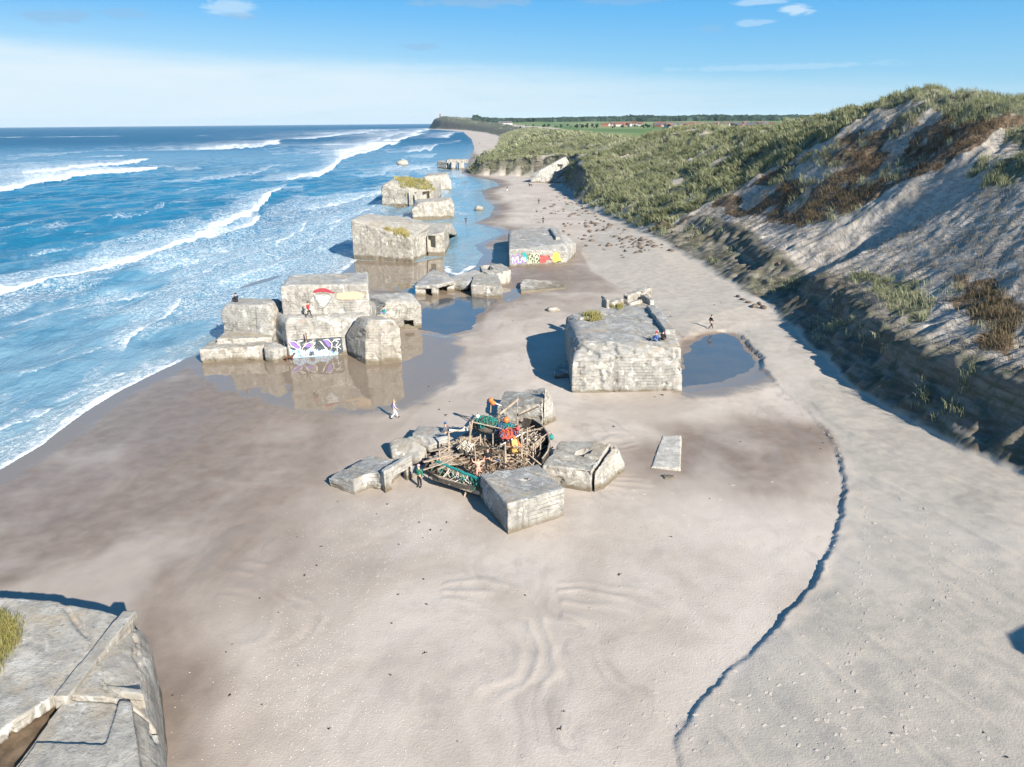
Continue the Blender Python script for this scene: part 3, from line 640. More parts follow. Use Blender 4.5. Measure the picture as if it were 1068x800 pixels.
class MB:
    """collects bars, boxes and tubes into one mesh"""
    def __init__(s): s.V = []; s.F = []
    def bar(s, a, b, r, r2=None, n=6):
        a = Vector(a); b = Vector(b); d = (b-a)
        if d.length < 1e-6: return
        d.normalize(); u = d.orthogonal().normalized(); v = d.cross(u); k = len(s.V); r2 = r if r2 is None else r2
        for (p, q) in ((a, r), (b, r2)):
            for i in range(n):
                t = 2*math.pi*i/n; s.V.append(p+(u*math.cos(t)+v*math.sin(t))*q)
        for i in range(n): s.F.append((k+i, k+(i+1) % n, k+n+(i+1) % n, k+n+i))
        s.F.append(tuple(k+n-1-i for i in range(n))); s.F.append(tuple(k+n+i for i in range(n)))
    def tube(s, P, r, n=5):
        for a, b in zip(P[:-1], P[1:]): s.bar(a, b, r, r, n)
    def plank(s, a, b, w, t, up=(0, 0, 1)):
        a = Vector(a); b = Vector(b); d = (b-a).normalized(); u = Vector(up)
        sd = d.cross(u)
        if sd.length < 1e-4: sd = d.orthogonal()
        sd.normalize(); u = sd.cross(d).normalized(); k = len(s.V)
        for p in (a, b):
            for i, j in ((-1, -1), (1, -1), (1, 1), (-1, 1)): s.V.append(p+sd*(w/2*i)+u*(t/2*j))
        for f in ((0, 1, 2, 3), (7, 6, 5, 4), (0, 4, 5, 1), (1, 5, 6, 2), (2, 6, 7, 3), (3, 7, 4, 0)): s.F.append(tuple(k+i for i in f))
    def hull(s, pts, bevel=0):
        bm = hull_bm(pts, bevel); k = len(s.V); bm.verts.index_update()
        for v in bm.verts: s.V.append(v.co.copy())
        for f in bm.faces: s.F.append(tuple(k+v.index for v in f.verts))
        bm.free()
    def ball(s, c, r, sx=1, sy=1, sz=1, seed=None, rings=6, segs=10):
        k = len(s.V); c = Vector(c)
        for i in range(rings+1):
            th = math.pi*i/rings
            for j in range(segs):
                ph = 2*math.pi*j/segs; d = Vector((math.sin(th)*math.cos(ph), math.sin(th)*math.sin(ph), math.cos(th)))
                q = 1+ (.35*mnoise.noise(d*1.7+Vector((seed, seed*.3, 0))) if seed is not None else 0)
                s.V.append(c+Vector((d.x*sx, d.y*sy, d.z*sz))*r*q)
        for i in range(rings):
            for j in range(segs): s.F.append((k+i*segs+j, k+(i+1)*segs+j, k+(i+1)*segs+(j+1) % segs, k+i*segs+(j+1) % segs))
    def build(s, name, mat, parent=None, smooth=False, loc=None): return link(name, mesh_from(name, s.V, s.F, smooth), parent, mat, loc)

from mathutils.bvhtree import BVHTree
_BV = {}
def surface(o):
    if o.name not in _BV:
        me = o.data; _BV[o.name] = BVHTree.FromPolygons([v.co[:] for v in me.vertices], [p.vertices[:] for p in me.polygons])
    return _BV[o.name]
def sit_z(o, x, y, org=None):
    """height of a surface under a point (world)"""
    org = Vector(org) if org is not None else o.location
    h = surface(o).ray_cast(Vector((x-org.x, y-org.y, 60)), Vector((0, 0, -1)))
    return None if h[0] is None else h[0].z+org.z
def on_wall(V, fr_n, target, lift):
    bv = surface(target); out = []
    for p in V:
        h = bv.ray_cast(p+fr_n*2.0, -fr_n, 4.5); out.append((h[0] if h[0] is not None else p)+fr_n*lift)
    return out
def stroke_paint(name, fr, strokes, mat, parent, lift=.03, target=None, label=None):
    """painted strokes laid on a wall: fr(u,v)->(point, normal); strokes: list of (points uv, width)"""
    objs = []
    for P, wd in strokes:
        V = []; F = []; pts = [np.array(P[0], float)]
        for q in P[1:]:
            q = np.array(q, float); a0 = pts[-1]; n_ = max(1, int(np.linalg.norm(q-a0)/.18)); pts += [a0+(q-a0)*(i+1)/n_ for i in range(n_)]
        n = len(pts); N_ = fr(0, 0)[1]
        for i, p in enumerate(pts):
            d = pts[min(i+1, n-1)]-pts[max(i-1, 0)]; d = d/(np.linalg.norm(d)+1e-9); nn = np.array((-d[1], d[0]))*wd/2*(.75+.4*math.sin(i*1.7+wd*31))
            for q in (p+nn, p-nn): V.append(fr(q[0], q[1])[0])
        for i in range(n-1): F.append((2*i, 2*i+1, 2*i+3, 2*i+2))
        if target is not None: V = on_wall(V, N_, target, lift)
        objs.append(link(name, mesh_from(name, V, F), parent, mat))
    return objs
def fill_paint(name, fr, polys, mat, parent, lift=.02, target=None):
    for P in polys:
        bm = bmesh.new(); vs = [bm.verts.new(fr(p[0], p[1])[0]) for p in P]; bm.faces.new(vs); bmesh.ops.triangulate(bm, faces=bm.faces)
        for _ in range(3):
            es = [e for e in bm.edges if e.calc_length() > .35]
            if es: bmesh.ops.subdivide_edges(bm, edges=es, cuts=1); bmesh.ops.triangulate(bm, faces=bm.faces)
        if target is not None:
            N_ = fr(0, 0)[1]
            for v, q in zip(bm.verts, on_wall([v.co.copy() for v in bm.verts], N_, target, lift)): v.co = q
        me = bpy.data.meshes.new(name); bm.to_mesh(me); bm.free(); link(name, me, parent, mat)
def face_frame(p0, p1, p2, org):
    """flat face: p0 bottom left, p1 bottom right, p2 top left; uv in metres"""
    p0, p1, p2 = Vector(p0), Vector(p1), Vector(p2); u = (p1-p0).normalized(); v = (p2-p0); v = (v-u*v.dot(u)).normalized(); nrm = u.cross(v).normalized(); o = Vector(org)
    return lambda a, b: (p0+u*a+v*b-o, nrm)

def tufts(name, pts, mat, parent=None, blades=8, h=(.5, .9), w=.05, spread=.25, lean=(.35, .25), origin=(0, 0, 0), seed=1):
    """grass: pts (n,3); each tuft a fan of bent blades, each blade two quads"""
    r = np.random.default_rng(seed); pts = np.asarray(pts, float); n = len(pts)
    if n == 0: return None
    P = np.repeat(pts, blades, 0); m = len(P)
    hs = r.uniform(h[0], h[1], m)*np.repeat(r.uniform(.7, 1.25, n), blades)
    P[:, :2] += r.normal(0, spread, (m, 2)); wd = w*r.uniform(.6, 1.3, m)
    a = r.uniform(0, 2*math.pi, m); dirx = np.cos(a)*.45+lean[0]; diry = np.sin(a)*.45+lean[1]
    sa = r.uniform(0, math.pi, m); sx = np.cos(sa)*wd/2; sy = np.sin(sa)*wd/2
    k1 = P+np.stack([dirx*hs*.25, diry*hs*.25, hs*.6], 1); k2 = P+np.stack([dirx*hs*.75, diry*hs*.75, hs*.92], 1)
    side = np.stack([sx, sy, np.zeros(m)], 1); P[:, 2] -= .08
    V = np.stack([P-side, P+side, k1-side*.85, k1+side*.85, k2-side*.25, k2+side*.25], 1).reshape(-1, 3)-np.array(origin)
    b = np.arange(m)[:, None]*6
    F = np.concatenate([b+np.array([0, 1, 3, 2]), b+np.array([2, 3, 5, 4])], 0)
    me = np_mesh(name, V, F, smooth=False)
    t = np.clip(np.repeat(r.beta(2, 2.2, n), blades)*.65+r.uniform(0, .35, m), 0, 1); attr(me, 'tint', np.repeat(t, 6))
    return link(name, me, parent, mat)
# ------------------------------------------------------------------ bunkers and wreckage
def at(px, py, Y):
    dx, dy, dz = ray(px, py); return Vector((dx*Y/dy, Y, CAMH+dz*Y/dy))
def roof_pts(poly, n, H, seed=0):
    """random points inside a surveyed outline at height H"""
    P = np.array([G(p[0], p[1], H)[:2] for p in poly]); r = np.random.default_rng(seed); out = []
    while len(out) < n:
        q = r.uniform(P.min(0), P.max(0), (n*3, 2)); k = poly_sd(q[:, 0], q[:, 1], P) > 0; out += [tuple(v) for v in q[k]]
    out = np.array(out[:n]); return np.concatenate([out, np.full((n, 1), H)], 1)
def stuff_grass(pts, label, h, blades=9, w=.05, seed=1, spread=.2, on=None, org=None):
    if on is not None:
        q = []
        for p in pts:
            z = sit_z(on, p[0], p[1], org)
            if z is not None and z > 1.2: q.append((p[0], p[1], z))
        pts = np.array(q)
    o = tufts('grass', pts, M['roofgrass'], None, blades, h, w, spread, (.25, .1), (0, 0, 0), seed); return tag(o, label, None, None, 'stuff')
BW = 'concrete bunkers stranded along the beach'; BR = 'broken concrete pieces on the beach'

# 1  bunker in the lower left corner
H = 4.7
org = G(60, 700, H); org.z = 0; fg_org = org.copy()
t = empty('bunker', org, 'huge concrete bunker with sandy roof and grass patch in the lower left corner', 'bunker', BW)
ro = [G(x, y, H) for x, y in ((150, 637), (156, 727), (100, 727), (58, 724), (36, 738), (-8, 768), (-120, 800), (-330, 800), (-330, 600))]
def shoulder(p, i): # rounded edge: inset and drop
    return [p+Vector((-1.9*(1-math.sin(k*math.pi/20)), 0, -2.3*(1-math.cos(k*math.pi/20)))) for k in range(11)]+[Vector((p.x+.1, p.y, -.8))]
rr0, rr1 = G(150, 637, H), G(156, 727, H)
hA = shoulder(rr0, 0)+shoulder(rr1, 1)+[Vector((p.x, p.y, z)) for p in (ro[3], G(58, 627, H)) for z in (H, -.8)]
hB = prism([G(60, 627, H), ro[3], ro[4], ro[5], ro[6], ro[7], ro[8]], H-.5)
hC = prism([G(60, 627, H-.2), G(60, 690, H-.2), G(-330, 740, H-.2), G(-330, 610, H-.2)], -.8)
fg_body = concrete('roof_block', [hA, hB, hC], M['concrete_warm'], t, voxel=.09, rough=.06, chip=.16, seed=2, origin=org)
a, b = G(137, 639, H), G(62, 732, H); mid = (a+b)/2; ux = (b-a)
concrete('parapet', [box(mid, ux, ux.length*.97, .62, H-.5, H+.17)], M['concrete_warm'], t, voxel=.06, rough=.025, chip=.06, seed=3, origin=org)
fb = [G(x, y, 4.62) for x, y in ((66, 728), (160, 730), (174, 815), (178, 900), (-60, 900), (18, 803))]
q1 = [G(x, y, 4.70) for x, y in ((124, 730), (158, 731), (170, 800), (108, 783))]; q2 = [G(x, y, 4.70) for x, y in ((112, 776), (172, 800), (176, 900), (-60, 900), (20, 803), (38, 773))]
low = [Vector((p.x, p.y, 4.55)) for p in fb]
concrete('front_block', [shoulder(low[1], 0)+shoulder(low[2], 0)+shoulder(low[3], 0)+prism([low[0], low[4], low[5]], -.8), prism([p+Vector((-.75, 0, 0)) if i in (1, 2) else p for i, p in enumerate(q1)], 3.5), prism([p+Vector((-.75, 0, 0)) if i in (1, 2) else p for i, p in enumerate(q2)], 3.5)], M['concrete_warm'], t, voxel=.07, rough=.045, chip=.16, seed=4, origin=org, smooth=1)
lg = [G(x, y, 4.6) for x, y in ((98, 712), (148, 718), (150, 725), (92, 719))]
concrete('ledge_slab', [prism(lg, 3.9)], M['concrete_warm'], t, voxel=.06, rough=.02, chip=.05, seed=5, origin=org)
fl = [G(x, y, 3.9) for x, y in ((95, 735), (60, 720), (-120, 700), (-300, 800), (-200, 900), (60, 900))]
concrete('rubble_floor', [prism(fl, -.8)], M['dirt'], t, voxel=.16, rough=.22, chip=.2, seed=6, origin=org)
stuff_grass(roof_pts([(-90, 640), (2, 641), (20, 652), (21, 668), (8, 682), (-6, 706), (-90, 720)], 900, H-.02, 3), 'yellow green grass growing on the roof of the corner bunker', (.18, .42), 10, .022, 4, .14, fg_body, fg_org)

# 2  big bunker by the pool
H = 4.9; org = G(650, 400, .2); org.z = 0
t = empty('bunker', org, 'big flat-topped bunker beside the pool with two people sitting on its roof', 'bunker', BW)
pts = [G(597, 376, 3.6), G(606, 356, H), G(694, 357, H), G(711, 362, 4.7), G(590, 331, 4.5), G(597, 326, H), G(632, 321, H), G(668, 314, H), G(684, 318, H), G(702, 341, H)]
base = [G(596, 411, .2), G(712, 409, .2)]; base = [Vector((p.x, p.y, -.8)) for p in base]
for i in (4, 6, 7, 8): base.append(Vector((pts[i].x, pts[i].y, -.8)))
base.append(Vector((base[1].x+.3, base[1].y+9, -.8)))
cr = G(615, 332, H)
big_body = concrete('body', [(pts+base, .28)], M['concrete_grey'], t, cuts=[[cr+Vector((1.3*math.cos(a)*s, .9*math.sin(a)*s, z)) for a in (0, 1, 2, 3, 4, 5) for s, z in ((1, .4), (.75, -.35))]], voxel=.12, rough=.08, chip=.25, seed=12, origin=org)
a, b = G(679, 318, H+.4), G(699, 344, H+.4)
concrete('kerb', [box((a+b)/2, b-a, (b-a).length, 1.1, H-.4, H+.45)], M['concrete_grey'], t, voxel=.09, rough=.05, chip=.15, seed=13, origin=org)
for i, (q0, q1, hh, w) in enumerate((((629, 317), (634, 322), 1.0, .5), ((636, 318), (648, 314), .45, .9), ((652, 314), (665, 310), .7, .8), ((667, 311), (676, 307), 1.0, .9), ((672, 312), (680, 318), .6, .6), ((655, 319), (668, 315), .35, .5))):
    a, b = G(*q0, H), G(*q1, H)
    concrete('broken_parapet', [box((a+b)/2, b-a, (b-a).length, w, H-.4, H+hh)], M['concrete_rubbly'], t, voxel=.10, rough=.13, chip=.3, seed=14+i, origin=org)
stuff_grass(np.concatenate([roof_pts([(637, 318), (645, 314), (652, 317), (645, 322)], 40, H+.2, 5), roof_pts([(608, 332), (614, 328), (624, 330), (626, 336), (618, 338)], 60, H-.25, 6)]), 'dry grass tufts on the roof of the big bunker by the pool', (.25, .6), 8, .06, 5, .2, big_body, org)

# 3  bunker with the coloured graffiti
H = 3.5; org = G(560, 277, .2); org.z = 0
t = empty('bunker', org, 'low bunker half buried in sand with colourful graffiti lettering on its front', 'bunker', BW)
pts = [G(531, 260, 3.35), G(534, 256, H), G(588, 254, H), G(591, 262, 2.6), G(530, 243, 3.2), G(533, 240, H), G(552, 238, H), G(577, 235, H), G(583, 238, H), G(601, 254, 2.2)]
f0, f1 = G(531, 278, .2), G(591, 275.3, .2)
base = [Vector((p.x, p.y, -.8)) for p in (f0, f1, pts[4], pts[6], pts[7], pts[9])]
gr_body = concrete('body', [(pts+base, .25)], M['concrete_grey'], t, voxel=.15, rough=.05, chip=.18, seed=22, origin=org)
a, b = G(575, 238, H+.4), G(582, 248, H+.4)
concrete('kerb', [box((a+b)/2, b-a, (b-a).length, .9, H-.4, H+.5)], M['concrete_grey'], t, voxel=.13, rough=.05, chip=.1, seed=23, origin=org)
fr = face_frame(f0, f1, f0+Vector((0, .1, 3)), org); W = (f1-f0).length
def letter_blob(u, v, w, h, sk=.2):
    return [(u-w*.5+sk*0, v), (u-w*.55, v+h*.45), (u-w*.35+sk*.5, v+h), (u+w*.1+sk*.5, v+h*1.03), (u+w*.5+sk*.3, v+h*.75), (u+w*.42, v+h*.3), (u+w*.5, v+.02), (u, v-h*.06)]
LIFT = .16
fill_paint('graffiti', fr, [[(.5, .5), (.35, 2.0), (.75, 2.1), (1.05, 1.2), (1.45, 2.1), (1.9, 2.05), (2.1, .75), (2.5, 2.0), (2.95, 1.9), (3.25, .65), (2.85, .5), (2.6, .9), (2.0, .3), (1.6, .45), (1.15, .8), (.9, .4)]], M['p_violet'], t, .03, gr_body)
stroke_paint('graffiti', fr, [([(.62, .6), (.6, 1.7), (1.05, .9), (1.6, 1.85), (1.75, .6)], .24), ([(2.1, .6), (2.45, 1.7), (2.75, .8), (2.95, 1.6), (3.05, .75)], .24)], M['p_white'], t, .03+.02, gr_body)
fill_paint('graffiti', fr, [[(2.3, 2.3), (2.9, 2.5), (3.4, 1.7), (3.35, 1.0), (2.9, 1.4)]], M['p_teal'], t, .03+.01, gr_body)
fill_paint('graffiti', fr, [letter_blob(3.95, .5, 1.2, 1.7), letter_blob(5.05, .5, 1.1, 1.75)], M['p_lime'], t, .03, gr_body)
stroke_paint('graffiti', fr, [([(3.5, .6), (3.55, 1.9), (4.2, 2.1), (4.4, 1.5), (3.8, 1.2), (4.4, .9), (4.3, .5)], .22), ([(4.7, .5), (4.6, 1.5), (5.1, 2.1), (5.5, 1.7), (5.1, 1.3), (5.5, .9), (5.2, .5)], .22), ([(4.0, 1.5), (4.15, 1.75)], .2), ([(4.95, 1.0), (5.1, 1.2)], .2)], M['p_black'], t, .03+.02, gr_body)
fill_paint('graffiti', fr, [letter_blob(6.3, .45, 1.3, 1.35, .1), letter_blob(7.25, .9, .8, .9, .1)], M['p_red'], t, .03, gr_body)
stroke_paint('graffiti', fr, [([(5.65, .6), (5.7, 1.6), (5.95, 1.9), (6.3, 1.95)], .14), ([(6.2, 1.0), (6.5, 1.2), (6.6, .8)], .16), ([(7.3, 1.7), (7.7, 1.1), (7.9, .8)], .18)], M['p_slate'], t, .03+.02, gr_body)
fill_paint('graffiti', fr, [[(8.2, .5), (8.05, 1.5), (8.35, 2.4), (8.9, 2.5), (9.05, 2.1), (9.4, 2.0), (9.5, 1.3), (9.85, .9), (9.8, .55), (9.2, .6), (8.8, .35)]], M['p_yellow'], t, .03, gr_body)
stroke_paint('graffiti', fr, [([(8.5, .8), (8.5, 1.9), (8.9, 2.0), (9.1, 1.4), (8.8, 1.2), (9.3, .8)], .16)], M['p_orange'], t, .03+.02, gr_body)
fill_paint('graffiti', fr, [[(8.9, .3), (9.15, .6), (9.6, .65), (9.9, .35), (9.4, .45)]], M['p_slate'], t, .03+.02, gr_body)

# 4  the fort at the water's edge
H = 4.6; org = G(330, 373, .2); org.z = 0
t = empty('bunker', org, 'large stepped bunker in shallow water with a painted face and a dark graffiti panel', 'bunker', BW)
A0, A1 = G(301, 374.5, .2), G(381, 370, .2)
rp = [G(297, 333, H), G(383, 329, H), G(392, 312, H), G(300, 312, H), G(279, 322, H)]
bp = [Vector((A0.x, A0.y, -.8)), Vector((A1.x, A1.y, -.8)), Vector((rp[2].x, rp[2].y, -.8)), Vector((rp[3].x, rp[3].y, -.8)), Vector((G(276, 358, .2).x, G(276, 358, .2).y, -.8))]
fort_body = concrete('main_body', [(rp+bp, .85)], M['concrete'], t, voxel=.13, rough=.06, chip=.15, seed=31, origin=org)
U0, U1 = G(295, 328, H), G(386, 325.5, H)
hU = HT((295, 327.5), 298, H); hU = 4.6
lo_, hi_ = H, H+8
for _ in range(40):
    m_ = (lo_+hi_)/2
    if PXY(U0.x, U0.y, m_)[1] > 298: lo_ = m_
    else: hi_ = m_
HU = lo_
ub = [U0, U1, G(384, 283, HU), G(301, 286.5, HU)]
up_body = concrete('upper_block', [([Vector((p.x, p.y, z)) for p in ub for z in (H-1.5, HU)], .30)], M['concrete'], t, voxel=.13, rough=.06, chip=.15, seed=32, origin=org)
# wall painting: red cap over a pale pointed face, peach panel, faded scribbles
fr = face_frame(U0, U1, U0+Vector((0, .05, 3)), org); W = (U1-U0).length; h = HU-H
sx = W/91.0; sy = h/29.5
def uv(px, py): return ((px-295)*sx, (327.5-py-(px-295)*.02)*sy)
fill_paint('mural', fr, [[uv(*p) for p in ((328, 305.5), (330, 302.5), (335, 300.8), (341, 300.6), (346, 302.5), (348, 304.5), (351, 305), (350, 306.5), (345, 305.2), (337, 304.6))]], M['p_wine'], t, .03, up_body)
fill_paint('mural', fr, [[uv(*p) for p in ((331, 308.5), (336, 308), (339, 309.5), (343, 308), (346, 309.5), (344.5, 313), (341, 317), (338, 319), (334.5, 316), (331.5, 312))]], M['p_white'], t, .03, up_body)
fill_paint('mural', fr, [[uv(*p) for p in ((352, 311), (353, 306), (362, 304.8), (374, 304.4), (381, 305.5), (382, 308.5), (379, 311.5), (366, 312.5), (357, 312.6))]], M['p_peach'], t, .03, up_body)
sc_r = random.Random(4); scr = [([uv(*p) for p in q], .10) for q in (((329, 306.5), (329.5, 313), (334, 318.5), (338, 321), (343, 316.5), (347, 311)), ((331, 306.6), (338, 305.6), (346, 306.6)), ((332, 312), (336, 313.5), (338, 312.5)), ((339, 312.5), (342, 313.2), (345, 311.5)), ((335, 316), (338, 317), (341, 315.5)))]
for k in range(34):
    x0 = sc_r.uniform(298, 324); y0 = sc_r.uniform(304, 321); q = [(x0, y0)]
    for _ in range(sc_r.randint(2, 4)): q.append((q[-1][0]+sc_r.uniform(-1.6, 2.4), q[-1][1]+sc_r.uniform(-2.2, 2.2)))
    scr.append(([uv(*p) for p in q], sc_r.uniform(.05, .10)))
stroke_paint('mural', fr, scr, M['p_faded'], t, .04, up_body)
# graffiti panel on the lower wall
fr = face_frame(A0, A1, A0+Vector((.05, .1, 3)), org); W = (A1-A0).length; sx = W/80.0
def uv(px, py): return ((px-301)*sx, (374.3-py-(px-301)*.055)*.104)
fill_paint('graffiti', fr, [[uv(*p) for p in ((304, 372.5), (303.5, 354), (357.5, 350.5), (358, 367), (352, 369.5))]], M['p_slate'], t, .03, fort_body)
fill_paint('graffiti', fr, [[uv(*p) for p in ((302.5, 363), (307, 365.5), (312, 363), (318, 366), (325, 362), (332, 366), (340, 363.5), (346, 367), (353, 367), (352, 370.3), (303, 373.3))]], M['p_sky'], t, .04, fort_body)
fill_paint('graffiti', fr, [[uv(*p) for p in ((302, 354.5), (305, 354), (314, 361.5), (312, 364), (305, 360))], [uv(*p) for p in ((318, 361), (322, 357), (326, 360), (322, 362))], [uv(*p) for p in ((339, 355), (342, 353), (346, 360), (343, 361.5))]], M['p_violet'], t, .05, fort_body)
rz = random.Random(5); zz = []
for k in range(11):
    x0 = 303.5+k*4.5; zz.append(([uv(x0, 371.5), uv(x0+rz.uniform(.5, 1.5), 365+rz.uniform(-1.5, 1.5)), uv(x0+2.5, 370+rz.uniform(-1, 1)), uv(x0+3.6, 364.5+rz.uniform(-1.5, 1.5))], .10))
sw_ = [([uv(*p) for p in q], .12) for q in (((303, 354.5), (309, 355.5), (315, 361.5), (312, 364.5), (305, 360.5), (303, 355)), ((316, 363), (320, 358), (326, 355.5), (331, 360), (326, 363)), ((327, 361), (330, 356), (335, 355), (339, 361), (342, 364.5)), ((338, 354), (343, 353), (347, 358), (346, 363)), ((346, 357), (350, 354), (354, 356), (351, 360), (356, 363.5)), ((348, 361), (352, 362.5), (356, 358)), ((310, 356.5), (318, 354.5)), ((349, 353), (356, 353)))]
stroke_paint('graffiti', fr, zz+sw_, M['p_white'], t, .06, fort_body)
stroke_paint('graffiti', fr, [([uv(306+k*6.1, 371.5), uv(307+k*6.1, 367.5)], .14) for k in range(8)]+[([uv(304, 366), uv(309, 368.5), uv(313, 366)], .2)], M['p_teal'], t, .055, fort_body)
stroke_paint('graffiti', fr, [([uv(308+k*7, 369), uv(311+k*7, 365), uv(313+k*7, 369)], .09) for k in range(6)], M['p_blue'], t, .065, fort_body)
# buttress
b0, b1, b2 = G(381, 381.5, .2), G(420, 378, .2), G(363, 371, .2)
b3 = b1+(b2-b0)
tpz = [G(380.5, 342, 4.25), G(386, 333.5, 5.1), G(410, 333, 5.15), G(418, 343, 4.1)]
back = [v+(b2-b0)*.72 for v in (tpz[1], tpz[2])]
but_body = concrete('buttress', [([Vector((p.x, p.y, -.8)) for p in (b0, b1, b2, b3)]+tpz+[Vector((v.x, v.y, v.z-.25)) for v in back]+[b2+Vector((0, 0, 2.6)), b3+Vector((0, 0, 3.4))], .2)], M['concrete_warm'], t, voxel=.13, rough=.06, chip=.16, seed=33, origin=org)
w0, w1 = G(413, 342.5, .2), G(440, 341, .2)
wt = [G(413, 321, 3.2), G(439, 315, 3.7), G(429, 304, 4.2), G(386, 306, 4.2), G(405, 314, 4.2)]
wb = [w0, w1, G(436, 322, .2), wt[3], w0+Vector((-4.5, -2, 0))]
e0, e1 = G(416.5, 338.5, .2), G(424.5, 337.5, .2); fd = (w1-w0).normalized(); fn = Vector((fd.y, -fd.x, 0))
wing_body = concrete('side_wing', [(wt+[Vector((p.x, p.y, -.8)) for p in wb], .55)], M['concrete'], t, cuts=[box(w0+fd*1.7-fn*.3, fd, 1.15, 2.2, .45, 1.35)], voxel=.13, rough=.05, chip=.14, seed=34, origin=org)
fr = face_frame(w0, w1, w0+Vector((0, .3, 3)), org)
stroke_paint('graffiti', fr, [([(.1, 2.0), (.15, 2.6), (.6, 2.5), (.5, 2.0)], .12), ([(.9, 2.6), (.8, 2.1), (1.3, 2.15)], .12), ([(1.5, 2.0), (1.6, 2.7), (2.0, 2.6), (1.7, 2.3), (2.1, 2.0)], .12), ([(2.2, 2.7), (2.5, 2.2), (2.8, 2.75)], .1)], M['p_faded'], t, .03, wing_body)
for (q, r_) in (((319, 347), .12),):
    p = at(q[0], q[1], A0.y+.1)
    mb = MB(); mb.bar(p-org, p-org-Vector((0, 0, .9)), r_*.6); mb.build('rusty_bar', M['rust'], t)

# 5  left bunker of the fort, on its stepped footing
org = G(250, 360, .2); org.z = 0
t = empty('bunker', org, 'rounded grey bunker on a stepped concrete footing beside the surf', 'bunker', BW)
q0, q1 = G(233, 347, 1.9), G(281, 353, 1.9)
def up(p, py):
    lo, hi = 0, 20
    for _ in range(40):
        m = (lo+hi)/2
        if PXY(p.x, p.y, m)[1] > py: lo = m
        else: hi = m
    return Vector((p.x, p.y, lo))
f = [up(q0, 324), up(q0+Vector((.5, .3, 0)), 317), up(q1+Vector((.0, .6, 0)), 318), up(q1+Vector((.9, .3, 0)), 327)]
bk = [Vector((v.x+.3, v.y+4.0, v.z-.15)) for v in f]
left_body = concrete('body', [([*f, *bk]+[Vector((v.x, v.y, 1.2)) for v in (q0, q1, bk[0], bk[3])], .35)], M['concrete'], t, cuts=[box(q0+Vector((1.6, .2, 0)), (1, 0), 3.0, 1.6, 1.5, 2.15)], voxel=.13, rough=.06, chip=.14, seed=41, origin=org)
s0, s1 = G(209, 377.5, .2), G(277, 375, .2)
st = [up(s0, 365), up(s1, 360.5), G(283, 348, 1.9), G(236, 345, 1.9)]
concrete('footing', [(prism(st, -.8, .05), 0), ([Vector((p.x, p.y, z)) for p in (G(226, 357, 1.9), G(284, 355, 1.9), G(286, 345, 1.9), G(237, 345, 1.9)) for z in (0, 2.25)], 0)], M['concrete_rubbly'], t, voxel=.12, rough=.07, chip=.2, seed=42, origin=org)
v0, v1 = G(286, 379, .2), G(277, 377.5, .2)
sb = [up(v0, 366), up(G(301, 375, .2), 362), G(288, 356, 1.9), G(276, 357, 1.9), up(v1, 362)]
concrete('step_block', [prism(sb, -.8)], M['concrete'], t, voxel=.11, rough=.05, chip=.15, seed=43, origin=org)

# 6  bunker with the window wing
org = G(415, 272, .2); org.z = 0
t = empty('bunker', org, 'tall sloping bunker with a dark doorway in its side wing, standing in the surf', 'bunker', BW)
n0, n1, n2, n3 = G(368.5, 269.5, .2), G(431, 273, .2), G(446, 266, .2), G(464, 266, .2)
tops = [up(n0, 228.5), up(n1, 249), G(384, 222.5, 7.0), G(428, 227, 5.6), G(372, 225, 7.6)]
win_body = concrete('body', [(tops+[Vector((p.x, p.y, -.8)) for p in (n0, n1, tops[2]+Vector((0, 3, 0)), tops[3]+Vector((3, 4, 0)))]+[up(n2+Vector((0, 9, 0)), 234)], .45)], M['concrete_warm'], t, voxel=.18, rough=.08, chip=.2, seed=51, origin=org)
g0 = up(n3, 242); g1 = up(n2, 246)
wing = [g0, g1, G(468, 234, 4.8), G(440, 232, 5.0)]
fd = (n3-n2).normalized(); fn = Vector((fd.y, -fd.x, 0))
concrete('side_wing', [([*wing]+[Vector((p.x, p.y, -.8)) for p in (n2, n3, wing[2], wing[3])], .25)], M['concrete_warm'], t, cuts=[box(n2+fd*.9, fd, 1.5, 3.2, 1.6, 4.0)], voxel=.16, rough=.06, chip=.15, seed=52, origin=org)
c0 = (n1+n2)/2
concrete('link_wall', [([Vector((p.x, p.y, z)) for p in (n1+Vector((-.5, .5, 0)), n2+Vector((0, 1.2, 0)), n2+Vector((0, 6, 0)), n1+Vector((-.5, 6, 0))) for z in (-.8, 4.6)], .2)], M['concrete_rubbly'], t, cuts=[box(c0+Vector((.3, 1.2, 0)), (1, -.2), .7, 2.0, .9, 4.2)], voxel=.16, rough=.08, chip=.2, seed=53, origin=org)
concrete('roof_slope', [[G(437, 241, 4.2), G(471, 233, 4.2), G(474, 238, 2.5), G(466, 243, 3.8), G(440, 232, 5.0)]+[Vector((p.x, p.y, -.8)) for p in (G(471, 240, .2), G(478, 242, .2))]], M['concrete_rubbly'], t, voxel=.18, rough=.08, chip=.2, seed=54, origin=org)
gp_ = roof_pts([(400, 239), (422, 236.5), (431, 243), (428, 246), (415, 244)], 170, 6.0, 7)
stuff_grass(gp_, 'yellow grass patch on top of the bunker with the doorway', (.35, .8), 8, .10, 8, .3, win_body, org)

